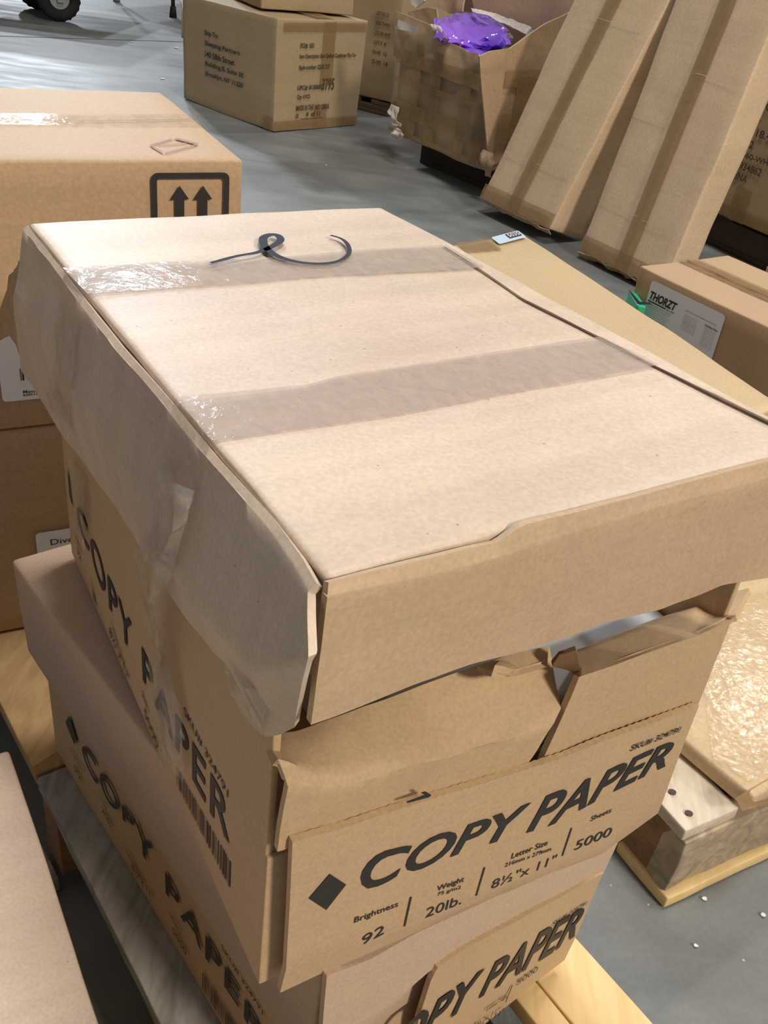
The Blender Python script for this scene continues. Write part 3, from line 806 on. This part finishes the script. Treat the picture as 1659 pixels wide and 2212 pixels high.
# ================================================================== LOW CARTON, BOTTOM LEFT (D)
D_ = thing('carton', 'pale flat topped carton at the bottom left corner beside the pallet', 'cardboard box')
de, df = V2(.825, .566), V2(-.566, .825)
d0 = Vector((-.27, .504, 0)) - df*.55
hexbox('carton_body', rect8(d0-de*.5, de, df, 0.001, .3, .5, .55), K_TOP, D_, seg=(20, 24, 10), rnd=.003, amp=.0012, freq=7, seed=22)
base(D_, d0-de*.25+df*.25)

# ================================================================== LONG CARTON BEHIND RIGHT (G), FLAT GLOSSY CARTON (H)
G_ = thing('carton', 'long low tan carton behind the top carton with a small blue edged number label', 'cardboard box')
g1, g2, g3, g4 = Z(1132, 505, .3), Z(1370, 645, .3), Z(1659, 855, .3), Z(968, 532, .3)
gr = (g3-g1).normalized()
gFR = g3 + gr*.03
gback = (g4-g1).normalized()
gBL = g1 + gback*.52; gFL = gFR + gback*.52
c = [gFL, gFR, g1, gBL]
hexbox('carton_body', [Vector((p.x, p.y, .1235)) for p in c]+[Vector((p.x, p.y, .3)) for p in c], K_FLAT, G_, seg=(24, 40, 8), rnd=.004, amp=.0035, freq=3.5, seed=2)
gx, gy = (Z(1118, 502, .3)-Z(1060, 517, .3)), (Z(1078, 532, .3)-Z(1060, 517, .3))
gl0 = Z(1060, 517, .3)
def gfn(a_, b_, h=.0045): p = gl0+gx*a_+gy*(1-b_); return Vector((p.x, p.y, .3+h))
o = obj('number_label', mesh_from([gfn(*p) for p in [(.04, 0), (.96, 0), (1, .08), (1, .92), (.96, 1), (.04, 1), (0, .92), (0, .08)]], [list(range(8))]), LBLUE, G_, smooth=False)
pg = Print(lambda a_, b_: gfn(a_, b_, .0052)); pg.rect(.47, .93, .3, .88); pg.build('label_panel', BLACK, G_)
pg = Print(lambda a_, b_: gfn(a_, b_, .0058)); pg.text('5035', .5, .9, .4, .8, bold=.01); pg.build('label_number', WHITE, G_)
loft('packing_tape', [[Z(*q, .3045) for q in [(985, 524), (1060, 516)]], [Z(*q, .3045) for q in [(1010, 545), (1085, 538)]]], TAPE_BROWN, G_, nx=12, ny=4, amp=.001, freq=30)
base(G_, ((g1+gFL)/2).xy.to_3d()+up*.12)

H_ = thing('flat_carton', 'thin flat tan carton with glossy tape lying on the right pallet', 'cardboard box')
he, hf = V2(.766, .643), V2(-.643, .766)
h0 = Vector((.4285, .699, 0))
hexbox('carton_body', rect8(h0, he, hf, .1215, .146, .6, .32), K_FLAT, H_, seg=(30, 20, 2), rnd=.006, amp=.0015, freq=8, seed=9)
loft('packing_tape', [[Z(*q, .1485) for q in [(1540, 1330), (1610, 1290), (1720, 1250)]], [Z(*q, .1485) for q in [(1520, 1480), (1640, 1540), (1740, 1500)]], [Z(*q, .1485) for q in [(1540, 1640), (1620, 1690), (1720, 1640)]]], TAPE_GLOSS, H_, nx=24, ny=14, amp=.0005, freq=22, seed=7)
HF = Face(h0, he)
loft('packing_tape', [[Z(*q, .1475) for q in [(1588, 1724), (1660, 1682), (1740, 1640)]], [HF.px(*q, .003) for q in [(1604, 1752), (1659, 1736), (1740, 1690)]]], TAPE_BROWN, H_, nx=14, ny=4, amp=.0005)
base(H_, h0+he*.3+hf*.2+up*.12)

# ================================================================== LABELLED CARTON, RIGHT (T)
FT = Frame(.4714, 2.0087, 0, -.9351, .62, .285, .2937)
T__ = thing('carton', 'low orange brown carton on the floor at the right edge with a white THORZT label', 'cardboard box')
hexbox('carton_body', [FT.p(a_, b_, z_) for z_ in (.001, .2937) for a_, b_ in ((0, 0), (.62, 0), (.62, .285), (0, .285))], K_ORANGE, T__, seg=(26, 14, 10), rnd=.004, amp=.002, freq=5, seed=33)
def tn(a_, z_): return FT.p(a_, -.003, z_)
card('product_label', tn, .044, .245, .16, .279, WHITE, T__, r=.008)
pt = Print(lambda a_, z_: FT.p(a_, -.004, z_))
pt.text('THORZT', .050, .126, .2395, .2575, shear=.25, bold=.035)
pt.rect(.048, .100, .2345, .2370); pt.text('by pwp', .103, .124, .2335, .2375, bold=.02, shear=.2)
pt.text('ELECTROLYTE ICE PULSE MIXED FLAVOUR PACK', .150, .232, .2515, .2535, bold=.01)
pt.text('Nutrition Facts', .206, .238, .241, .2455, bold=.02)
pt.build('label_printing', INK, T__)
pt = Print(lambda a_, z_: FT.p(a_, -.004, z_))
for i in range(9):
    pt.text('mixed case of ice sticks per carton'[i:i+24], .048, .118-.004*(i % 3), .229-.0045*i, .2318-.0045*i)
    pt.text('ingredients water sucrose glucose'[i:i+22], .150, .186, .2425-.0038*i, .2450-.0038*i)
    pt.text('Energy per serve 12 g'[i % 4:], .206, .236, .236-.0045*i, .2388-.0045*i)
pt.build('label_small_print', plain('grey_print', (120, 120, 124), .6), T__)
loft('packing_tape', [[FT.p(a_, .115, .2962) for a_ in (-.0, .3, .62)], [FT.p(a_, .175, .2962) for a_ in (0, .3, .62)]], TAPE_BROWN, T__, nx=30, ny=3, amp=.0006)
vs, fs = ribbon([FT.p(.01+.03*k, .135+.0015*math.sin(k), .2985) for k in range(20)], [.0035+.003*(k % 3 == 0) for k in range(20)], up)
obj('flap_seam', mesh_from(vs, fs), K_EDGE, T__, smooth=False)
base(T__, FT.p(.3, .14, 0))

tl = thing('green_packet', 'small teal green and black packet corner between the long carton and the THORZT carton', 'packet')
a0 = Z(1357, 628, .235); a1 = Z(1376, 632, .235); a2 = Z(1397, 662, .235); a3 = Z(1378, 660, .235)
hexbox('packet_body', [Vector((p.x, p.y, z_)) for z_ in (.121, .235) for p in (a3, a2, a1, a0)], TEAL, tl, seg=(4, 4, 4), rnd=.004)
loft('black_border', [[Z(*q, .2365) for q in [(1357, 627), (1378, 656), (1408, 658)]], [Z(*q, .2365) for q in [(1362, 628), (1382, 652), (1404, 653)]]], BLACK, tl, nx=12, ny=1)
base(tl, Vector((a3.x, a3.y, .121)))

# ================================================================== LEANING LONG CARTONS
def leaning(label, o, e, d, k, w_, L_, dep, tx, seed, name='long_carton'):
    t = thing(name, label, 'cardboard box', group=None)
    o, e, d, k = map(Vector, (o, e, d, k))
    bk_ = -k
    c = [o, o+e*w_, o+e*w_+bk_*dep, o+bk_*dep]
    hexbox('carton_body', c+[p+d*L_ for p in c], K_LONG, t, seg=(10, 6, 50), rnd=.006, amp=.005, freq=4, seed=seed, bulge=(0, 0, 0))
    R0 = [o+e*(tx-.028)+d*(L_*i/20)+k*.007 for i in range(21)]; R1 = [p+e*.056 for p in R0]
    loft('packing_tape', [R0, R1], TAPE_BROWN, t, nx=60, ny=3, amp=.0022, freq=10, seed=seed)
    R0 = [o+e*(w_*i/10)+k*.007+d*.002 for i in range(11)]; R1 = [p+d*.05 for p in R0]
    loft('packing_tape', [R0, R1], TAPE_BROWN, t, nx=20, ny=3, amp=.002, freq=20, seed=seed+1)
    R0 = [o+e*(w_*i/10)+k*.004 for i in range(11)]; R1 = [p-d*.012-k*.02 for p in R0]
    loft('torn_bottom_edge', [R0, R1], K_WORN, t, nx=40, ny=3, amp=.008, freq=25, seed=seed+3, thick=.003)
    # crosswise creases
    for j, (h, a0, a1) in enumerate(CREASES[seed]):
        vs, fs = ribbon([o+e*lerp(a0, a1, i/8)*w_+d*(h+.0012*math.sin(i*1.7))+k*.0078 for i in range(9)], [.0016]*9, k)
        obj('crease', mesh_from(vs, fs), K_TOP, t, smooth=False)
    base(t, o+bk_*dep/2+e*w_/2)
    return t
CREASES = {1: [(.17, .05, .95), (.62, .3, .9)], 2: [(.16, .02, .5), (.155, .55, .95), (.42, .03, .42), (.56, .5, .95)]}
leaning('long narrow carton leaning back, nearer the torn carton with the purple bag', (.1872, 3.3445, .05), (.618, -.786, 0), (.287, .054, .957), (-.752, -.591, .259), .355, .88, .17, .165, 1)
leaning('long narrow carton leaning back, wider one nearer the THORZT carton, with creased foot', (.5010, 2.9755, .0235), (.594, -.805, 0), (.171, .147, .974), (-.784, -.578, .225), .350, .88, .11, .185, 2)

# ================================================================== BACKGROUND PALLETS AND CARTONS
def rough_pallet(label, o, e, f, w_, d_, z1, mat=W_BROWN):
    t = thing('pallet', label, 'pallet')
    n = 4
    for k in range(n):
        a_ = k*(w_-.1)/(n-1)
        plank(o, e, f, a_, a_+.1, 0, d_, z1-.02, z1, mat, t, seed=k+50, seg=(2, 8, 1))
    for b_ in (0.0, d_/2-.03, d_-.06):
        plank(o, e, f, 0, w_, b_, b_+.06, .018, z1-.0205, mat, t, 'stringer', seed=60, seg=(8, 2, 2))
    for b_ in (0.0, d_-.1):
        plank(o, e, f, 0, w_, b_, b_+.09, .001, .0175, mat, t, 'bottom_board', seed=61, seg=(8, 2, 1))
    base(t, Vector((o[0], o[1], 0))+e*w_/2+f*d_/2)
    return t

# ship-to carton (S)
FS = Frame(-.6708, 4.1426, 0, .8549, .4829, .6417, .4323)
S_ = thing('carton', 'large carton on the floor with a printed ship to address, taped corner towards the camera', 'cardboard box')
q = FS.p
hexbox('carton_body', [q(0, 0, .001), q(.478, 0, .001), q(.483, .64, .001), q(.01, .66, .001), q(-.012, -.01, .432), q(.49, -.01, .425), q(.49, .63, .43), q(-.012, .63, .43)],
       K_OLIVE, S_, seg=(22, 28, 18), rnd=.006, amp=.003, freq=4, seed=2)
def sl(b_, z_): return q(-.005-.012*z_/.43+.010*b_/.64*(1-z_/.43), b_, z_)
ps = Print(sl)
for i, (tx, b1) in enumerate((('Ship To:', .375), ('Sleeping Partners', .225), ('140 58th Street', .262), ('Building B, Suite 3E', .2), ('Brooklyn, NY 11220', .205))):
    z_ = .298-.0405*i
    ps.text(tx, .472, b1, z_-.007, z_+.017, bold=.02)
ps.build('address_printing', INK, S_)
def sr(a_, z_): return q(a_, -.006-.010*z_/.43, z_)
ps = Print(sr)
ps.text('PO#: 101', .113, .185, .322, .343, bold=.03)
ps.text('Item Description: Box Quilted Comforter Plus Tw', .113, .430, .281, .302, bold=.03)
ps.text('Style number: QUILT2T', .113, .285, .238, .260, bold=.03)
ps.text('UPC#: 8130003', .113, .250, .162, .182, bold=.03); ps.text('3795', .248, .318, .158, .205, bold=.02)
ps.text('Qty: 4 PCS', .114, .185, .124, .146, bold=.03)
ps.text('MADE IN THE  NO: 120016', .113, .300, .082, .104, bold=.03)
ps.text('Of', .113, .130, .052, .070, bold=.03); ps.text('4  of 11', .17, .25, .056, .076, bold=.03); ps.rect(.14, .27, .047, .049)
ps.build('carton_printing', INK_SOFT, S_)
def strip_on(fn, a0, a1, z0, z1, name, mat, parent, nx=8, ny=8, seed=0, amp=.0015):
    return loft(name, [[fn(lerp(a0, a1, i/6), lerp(z1, z0, j/4)) for i in range(7)] for j in range(5)], mat, parent, nx=nx, ny=max(1, ny//4), amp=amp, freq=20, seed=seed)
sr2 = lambda a_, z_: q(a_, -.0045-.010*z_/.43, z_)
strip_on(sr2, .235, .305, .18, .42, 'packing_tape', TAPE_BROWN, S_, seed=1)
strip_on(sr2, .215, .29, .012, .10, 'packing_tape', TAPE_BROWN, S_, seed=2)
strip_on(sr2, .0, .48, .006, .045, 'packing_tape', TAPE_BROWN, S_, nx=20, seed=3)
strip_on(sr2, .02, .48, .385, .418, 'packing_tape', TAPE_BROWN, S_, nx=20, seed=4)
strip_on(lambda a_, z_: q(-.006-.012*z_/.43, a_, z_), .0, .06, .006, .06, 'packing_tape', TAPE_BROWN, S_, seed=5)
strip_on(lambda a_, z_: q(.25, .02, 0)*0+q(a_, z_, .4365), .20, .30, -.01, .3, 'packing_tape', TAPE_BROWN, S_, seed=6)
base(S_, q(.24, .32, 0))

S2 = thing('carton', 'carton on top of the ship to carton, only its lower edge in view', 'cardboard box')
s2a, s2b, s2c = Z(400, 0, .438), Z(565, 20, .438), Z(762, 33, .438)
e1 = (s2c-s2b).normalized(); f1_ = Vector((-e1.y, e1.x, 0))
o0 = s2b
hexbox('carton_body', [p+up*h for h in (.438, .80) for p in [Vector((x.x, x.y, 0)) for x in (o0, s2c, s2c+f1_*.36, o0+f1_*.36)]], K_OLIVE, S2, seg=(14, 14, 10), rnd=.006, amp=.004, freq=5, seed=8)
base(S2, (o0+s2c)/2+f1_*.25)

sb = thing('small_carton', 'small brown carton with crumpled white wrapping beside the ship to carton', 'cardboard box')
p = Z(392, 80, 0)
hexbox('carton_body', rect8(p, V2(1, .1), V2(-.1, 1), .001, .16, .2, .2), K_WORN, sb, seg=(6, 6, 6), rnd=.004, amp=.005, freq=12)
hexbox('white_wrapping', rect8(p+Vector((-.02, .0, 0)), V2(1, .1), V2(-.1, 1), .155, .215, .2, .18), WHITE, sb, seg=(10, 10, 5), rnd=.02, amp=.02, freq=16, seed=3)
base(sb, p+Vector((.1, .1, 0)))

# carton behind, on a pallet (W)
W0, W1 = Z(775, 205, .065), Z(846, 223, .065)
we = (W1-W0).normalized(); wf = Vector((-we.y, we.x, 0))
rough_pallet('shade-darkened pallet under the brown carton behind the ship to carton', W1-we*.62-wf*.0, we, wf, .60, .6, .060, plain('shadowed_wood', (96, 76, 56), .8, nscale=20))  # wood coloured dark to carry the shade beneath the carton
W_ = thing('carton', 'brown carton on a pallet between the ship to carton and the torn carton', 'cardboard box')
c0 = W1-we*.6
cc_ = [Vector((p.x, p.y, 0)) for p in (c0, W1, W1+wf*.5, c0+wf*.5)]
hexbox('carton_body', [p+up*.0655 for p in cc_]+[p+up*.8+we*.01 for p in cc_], K_OLIVE, W_, seg=(16, 12, 16), rnd=.008, amp=.006, freq=5, seed=6)  # darker olive kraft: the shade on this carton is put into its colour
WF = Face(W1, we)
pw = Print(lambda a_, z_: WF.at(a_, z_, .008))
for i in range(6): pw.text(['LOT NO. 22', 'SIZE TWIN', 'COLOR WHT', 'QTY 4', 'N.W. 12', 'G.W. 14'][i], -.13, -.06+.01*(i % 3), .42-.04*i, .435-.04*i, bold=.02)
pw.build('carton_printing', INK_SOFT, W_)
base(W_, c0+we*.3+wf*.25+up*.065)

# torn, heavily taped carton with the purple bag (K)
K0, K1 = Z(850, 290, .1), Z(1052, 372, .1)
ke = (K1-K0).normalized(); kf = Vector((-ke.y, ke.x, 0))
KF = Face(K0, ke); KR = Face(K1, kf)
rough_pallet('shade-darkened pallet under the torn carton with the purple bag', K0+ke*.05+kf*.11, ke, kf, .44, .33, .092, plain('shadowed_wood_2', (58, 46, 38), .8, nscale=20))  # near-black wood colour stands in for the shadow under the torn carton
K_ = thing('torn_carton', 'torn brown carton wrapped in many strips of tape, open with a purple bag inside', 'cardboard box')
kw_ = (K1-K0).xy.length; kd = .42
k4 = [Vector((p.x, p.y, 0)) for p in (K0, K1, K1+kf*kd, K0+kf*kd)]
def kk(i, a_, b_): return k4[i]+ke*a_+kf*b_
hexbox('carton_body', [k4[0]+up*.099, k4[1]+up*.099, k4[2]+up*.099, k4[3]+up*.099, kk(0, -.02, -.0)+up*.41, kk(1, -.005, .0)+up*.41, k4[2]+up*.41, kk(3, -.02, 0)+up*.41],
       K_WORN, K_, seg=(20, 16, 14), rnd=.01, amp=.005, freq=6, seed=31)
def kpx(r, off, F=KF): return [F.px(*q, off) for q in r]
lf = loft('torn_wall', [kpx([(853, 24), (880, 34), (905, 44), (935, 56), (950, 72), (965, 90), (990, 100), (1010, 112), (1034, 116)], .008),
     kpx([(851, 60), (900, 80), (960, 112), (1000, 130), (1036, 140)], .012), kpx([(850, 120), (950, 165), (1040, 200)], .008)], K_WORN, K_, nx=44, ny=7, thick=.006, amp=.010, freq=9, seed=5)
lf = loft('torn_wall', [kpx([(1036, 122), (1060, 110), (1100, 105), (1128, 85), (1150, 70), (1180, 50), (1226, 30), (1260, 10)], .004, KR),
     kpx([(1038, 160), (1120, 150), (1200, 110), (1260, 80)], .006, KR), kpx([(1056, 362), (1120, 334), (1200, 300), (1260, 275)], .004, KR)], K_WORN, K_, nx=40, ny=6, thick=.006, amp=.006, freq=9, seed=6)
def kp(a_, z_): return KF.at(a_, z_, .020)
for i, (a0, a1) in enumerate(((.10, .145), (.205, .262), (.38, .43), (.47, .53))):
    strip_on(kp, a0, a1, .11, .455-.06*(a0/.5), 'packing_tape', TAPE_BROWN, K_, ny=12, seed=i, amp=.002)
for i, (z0, z1) in enumerate(((.18, .235), (.36, .405), (.295, .315), (.115, .13))):
    strip_on(lambda a_, z_: KF.at(a_, z_, .022), -.01, kw_, z0, z1, 'packing_tape', TAPE_BROWN, K_, nx=30, seed=i+9, amp=.002)
for i, (a0, a1, z0, z1) in enumerate(((.0, .24, .385, .44), (.06, .14, .12, .42), (0, .3, .20, .30))):
    strip_on(lambda a_, z_: KR.at(a_, z_, .016+.001*i), a0, a1, z0, z1, 'packing_tape', TAPE_BROWN, K_, nx=16, ny=12, seed=i+20, amp=.002)
# torn white bits at the corners
for i, (F, P_) in enumerate(((KF, [[(846, 225), (862, 232)], [(836, 240), (858, 262)], [(850, 268), (864, 275)]]), (KF, [[(850, 272), (866, 280)], [(844, 288), (872, 292)], [(852, 296), (868, 300)]]),
                             (KF, [[(1040, 320), (1062, 330)], [(1036, 345), (1066, 352)], [(1046, 375), (1058, 384)]]), (KF, [[(930, 52), (950, 56)], [(938, 66), (962, 74)], [(950, 76), (968, 84)]]))):
    loft('torn_scrap', [kpx(r, .03+.01*(j % 2), F) for j, r in enumerate(P_)], DIRTYWHITE if i != 2 else K_WORN, K_, nx=8, ny=4, thick=.002, amp=.014, freq=40, seed=i)
loft('stuck_label', [kpx([(860, 42), (905, 58)], .03), kpx([(858, 62), (900, 72)], .03)], DIRTYWHITE, K_, nx=8, ny=4, amp=.004, freq=20)
# back flap standing up behind the opening, and loose flaps
kb = Vector((k4[3].x, k4[3].y, 0)) - kf*.03
KB = Face(kb, ke)
loft('open_flap', [kpx([(1005, -60), (1250, -120), (1420, -60)], .0, KB), kpx([(1024, 18), (1090, 44), (1156, 66), (1260, 24)], .01, KB)], K_WORN, K_, nx=24, ny=8, thick=.006, amp=.006, freq=6, seed=9)
loft('flap_rim', [kpx([(1018, 18), (1050, 24), (1090, 36), (1148, 58)], .03, KB), kpx([(1020, 24), (1052, 34), (1092, 52), (1136, 74)], .06, KB)], DIRTYWHITE, K_, nx=24, ny=3, thick=.004, amp=.006, freq=20, seed=9)
loft('open_flap', [kpx([(942, -30), (975, -30), (1004, -20)], -.0, KB), kpx([(946, 14), (970, 30), (1004, 26)], .01, KB)], K_WORN, K_, nx=12, ny=5, thick=.006, amp=.015, freq=14, seed=19)
loft('open_flap', [kpx([(882, -30), (916, -20)], .0, KB), kpx([(888, 10), (900, 16), (918, 2)], .02, KB)], DIRTYWHITE, K_, nx=12, ny=5, thick=.006, amp=.015, freq=14, seed=29)
loft('open_flap', [kpx([(880, 26), (925, 16), (942, 20)], .10, KB), kpx([(890, 60), (930, 56), (945, 58)], .10, KB)], K_WORN, K_, nx=12, ny=5, thick=.006, amp=.01, freq=10, seed=39)
base(K_, (k4[0]+k4[2])/2+up*.1)

# purple bag
pb = thing('purple_bag', 'shiny purple plastic bag inside the torn taped carton', 'plastic bag')
R_ = []
for r_, z_ in (([(936, 44), (990, 30), (1030, 28), (1060, 40), (1090, 62)], .50), ([(944, 60), (990, 44), (1040, 40), (1080, 55), (1096, 80)], .515), ([(958, 82), (1000, 66), (1040, 64), (1070, 74), (1094, 96)], .495),
               ([(985, 98), (1010, 92), (1035, 96), (1060, 100), (1084, 106)], .462), ([(990, 104), (1036, 112), (1082, 112)], .435)):
    R_.append([Z(*q, z_) for q in r_])
loft('bag_film', R_, PURPLE, pb, nx=40, ny=7, thick=.02, amp=.026, freq=13, seed=3)
loft('clear_cuff', [[Z(*q, .50) for q in [(1052, 42), (1076, 62), (1094, 84)]], [Z(*q, .502) for q in [(1068, 42), (1096, 62), (1110, 82)]]], plain('printed_film', (150, 146, 142), .3, nscale=90, namt=.8), pb, nx=16, ny=4, thick=.002, amp=.006, freq=30)
hexbox('bag_bulk', [Vector((p.x, p.y, z_)) for z_ in (.412, .445) for p in (kk(0, .06, .06), kk(1, -.04, .06), kk(2, -.04, -.08), kk(3, .06, -.08))], PURPLE, pb, seg=(12, 12, 4), rnd=.01, amp=.012, freq=12, seed=5)
base(pb, (k4[0]+k4[2])/2+up*.412)

# dark stacks further back
for i, (u0, u1, v0, dist, h, lab) in enumerate(((850, 1010, 60, 5.4, 1.1, 'dark brown carton far behind the torn taped carton'),)):
    a_ = Z(u0, 70, .1); b_ = Z(u1, 70, .1)
    t = thing('carton', lab, 'cardboard box')
    e_ = (b_-a_).normalized(); f_ = Vector((-e_.y, e_.x, 0)); a_ = Vector((a_.x, a_.y, 0)); L = (b_-a_).xy.length
    hexbox('carton_body', rect8(a_, e_, f_, .001, 1.3, L+.7, .5), plain('maroon_carton', (110, 80, 66), .7, nscale=6), t, seg=(12, 8, 14), rnd=.01, amp=.006, freq=3, seed=3)
    base(t, a_+e_*.5+f_*.25)

# printed carton behind the leaning ones (N)
N0, N1 = Z(1534, 454, .12), Z(1659, 508, .12)
ne = (N1-N0).xy.to_3d().normalized(); nf = Vector((-ne.y, ne.x, 0))
if nf.dot(CO-N0) > 0: nf = -nf
NF = Face(N0, ne)
n0 = Vector((N0.x, N0.y, 0))-ne*.30
rough_pallet('shade-darkened pallet under the printed carton at the right edge', n0+nf*.05-ne*.02, ne, nf, .95, .5, .117, plain('shadowed_wood_3', (92, 78, 62), .8, nscale=20))  # shadow under the printed carton is put into the wood colour
N_ = thing('carton', 'brown carton behind the leaning cartons printed with lines of figures and CHINA', 'cardboard box')
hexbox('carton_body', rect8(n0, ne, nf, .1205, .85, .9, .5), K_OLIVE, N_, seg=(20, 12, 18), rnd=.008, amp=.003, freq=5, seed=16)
pn = Print(lambda a_, z_: NF.at(a_, z_, .0055))
for tx, a0, a1, z_ in (('QTY: 1 PC', -.04, .10, .505), ('NO. UPC', -.04, .13, .462), ('CTN #: 24', -.06, .098, .420), ('24 X 18.4 IN', .0, .21, .383), ('WT 30.42      KG', -.06, .22, .345), ('JFO460-WHT', .015, .20, .308), ('000934862', .022, .165, .277), ('MADE IN CHINA', -.09, .118, .243)):
    pn.text(tx, a0, a1, z_-.002, z_+.021, bold=.02)
pn.build('carton_printing', INK_SOFT, N_)
strip_on(lambda a_, z_: NF.at(a_, z_, .006), .085, .155, .12, .225, 'packing_tape', TAPE_BROWN, N_, seed=4, amp=.001)
strip_on(lambda a_, z_: NF.at(a_, z_, .0065), -.2, .6, .122, .155, 'packing_tape', TAPE_BROWN, N_, nx=20, seed=5, amp=.001)
base(N_, n0+ne*.45+nf*.25+up*.12)

rb = thing('small_carton', 'small worn carton at the right edge beyond the THORZT carton', 'cardboard box')
p = Z(1640, 622, 0)
hexbox('carton_body', rect8(p, V2(.6, -.8), V2(.8, .6), .001, .07, .3, .14), K_WORN, rb, seg=(8, 6, 5), rnd=.005, amp=.004, freq=10)
base(rb, p+Vector((.15, -.05, 0)))

# ================================================================== CART AND TABLE FEET, TOP LEFT
def torus(c, ax, R, r, ny_=40, nz=14, tread=0):
    ax = Vector(ax).normalized(); a_ = ax.cross(up).normalized(); b_ = ax.cross(a_)
    vs = []; fs = []
    for i in range(ny_):
        t = 2*math.pi*i/ny_; dr = a_*math.cos(t)+b_*math.sin(t)
        for j in range(nz):
            s_ = 2*math.pi*j/nz; cr, sr_ = math.cos(s_), math.sin(s_)
            rr = R + r*math.copysign(abs(cr)**.7, cr) + (tread if (i % 2 and cr > .5) else 0)
            vs.append(Vector(c)+dr*rr+ax*r*1.05*math.copysign(abs(sr_)**.7, sr_))
    for i in range(ny_):
        for j in range(nz): fs.append([i*nz+j, ((i+1) % ny_)*nz+j, ((i+1) % ny_)*nz+(j+1) % nz, i*nz+(j+1) % nz])
    return vs, fs
def cyl(p0, p1, r0, r1=None, n=20):
    p0, p1 = Vector(p0), Vector(p1); r1 = r0 if r1 is None else r1
    ax = (p1-p0).normalized(); a_ = ax.cross(Vector((.3, .9, .1))).normalized(); b_ = ax.cross(a_)
    vs = [p0+(a_*math.cos(2*math.pi*i/n)+b_*math.sin(2*math.pi*i/n))*r0 for i in range(n)]+[p1+(a_*math.cos(2*math.pi*i/n)+b_*math.sin(2*math.pi*i/n))*r1 for i in range(n)]
    return vs, [[i, (i+1) % n, n+(i+1) % n, n+i] for i in range(n)]+[list(range(n))[::-1], list(range(n, 2*n))]
cart = thing('platform_cart', 'cart at the top left resting on black rubber wheels, its deck above the picture', 'cart')
w1 = Z(130, 46, 0); w2 = Z(84, 20, 0)
def wheel(c, ax, R, r):
    t = obj('wheel', mesh_from(*torus(c, ax, R-r, r, tread=.006)), RUBBER, cart)
    axn = Vector(ax).normalized()
    vs, fs = merge([cyl(c-axn*r*.7, c+axn*r*.7, R-1.7*r, R-1.7*r, 28), cyl(c-axn*r*1.2, c+axn*r*1.2, .02)])
    h = obj('hub', mesh_from(vs, fs), STEEL, t, smooth=False)
ax1 = (.55, -.84, 0)
wheel(w1+up*.128, ax1, .126, .036)
wheel(w2+up*.128, (.2, -.98, 0), .126, .036)
for w_0, ax_ in ((w1, ax1), (w2, (.2, -.98, 0))):
    axn = Vector(ax_).normalized()
    c_ = w_0+up*.128
    parts = [hexdata(rect8((c_+axn*s_*.05).xy.to_3d()-axn.cross(up)*.02, axn.cross(up), axn, .11, .30, .04, .006), seg=(1, 1, 1), rnd=0) for s_ in (-1, 1)]
    parts.append(hexdata(rect8(c_.xy.to_3d()-axn.cross(up)*.03-axn*.06, axn.cross(up), axn, .295, .31, .06, .12), seg=(1, 1, 1), rnd=0))
    vs, fs = merge(parts); obj('caster_fork', mesh_from(vs, fs), STEEL, cart, smooth=False)
hexbox('deck', rect8((w1.x-1.1, w1.y-.18), V2(1, 0), V2(0, 1), .32, .35, 1.42, .95), W_BROWN, cart, seg=(8, 8, 1), rnd=.004)
base(cart, (w1+w2)/2)

tb_ = thing('work_table', 'table at the top left, only thin dark and grey feet in view', 'table')
l1 = Z(374, 38, 0); l2 = Z(252, 4, 0)
dv = Vector((.45, 1.2, 0))
for p, mt in ((l1, DARKSTEEL), (l2, STEEL), (l1+dv, DARKSTEEL), (l2+dv, STEEL)):
    lg = obj('leg', mesh_from(*cyl(p+up*.05, p+up*.72, .013, .013)), mt, tb_)
    obj('foot', mesh_from(*cyl(p+up*.0005, p+up*.07, .026, .019)), RUBBER if mt is DARKSTEEL else STEEL, lg)
tq_ = [l2-Vector((.05, .05, 0)), l1+Vector((.05, -.05, 0)), l1+dv+Vector((.05, .05, 0)), l2+dv+Vector((-.05, .05, 0))]
hexbox('table_top', [Vector((p.x, p.y, z_)) for z_ in (.72, .75) for p in tq_], W_TAN, tb_, seg=(6, 6, 1), rnd=.004)
base(tb_, (l1+l2)/2+dv/2)

# paper scraps on the floor
def scrap(p, r, label, sd):
    R = random.Random(sd)
    n = 7
    vs = [p+Vector((math.cos(2*math.pi*i/n)*r*R.uniform(.5, 1), math.sin(2*math.pi*i/n)*r*R.uniform(.4, 1), .0015+R.uniform(0, .0012))) for i in range(n)]
    vs2 = [v+up*.0012 for v in vs]
    fs = [list(range(n))[::-1], list(range(n, 2*n))]+[[i, (i+1) % n, n+(i+1) % n, n+i] for i in range(n)]
    o = obj('paper_scrap', mesh_from(vs+vs2, fs), WHITE, None, smooth=False)
    tag(o, label, 'scrap', 'white scraps littering the concrete floor')
scrap(Z(381, 104, 0), .022, 'white paper scrap on the floor left of the ship to carton, farther one', 1)
scrap(Z(351, 171, 0), .014, 'white paper scrap on the floor left of the ship to carton, nearer one', 2)
scrap(Z(285, 92, 0), .012, 'tiny white scrap lying on the dark floor joint', 3)
scrap(Z(704, 358, 0), .006, 'tiny white scrap on the floor right of the arrow marked carton', 4)
scrap(Z(1520, 1945, 0), .0035, 'tiny white scrap on the floor before the right pallet, farthest right of the pair', 5)
scrap(Z(1502, 2046, 0), .003, 'tiny white scrap on the floor at lower right, nearer the camera', 6)
scrap(Z(1647, 1979, 0), .004, 'tiny white scrap at the right edge of the floor', 7)
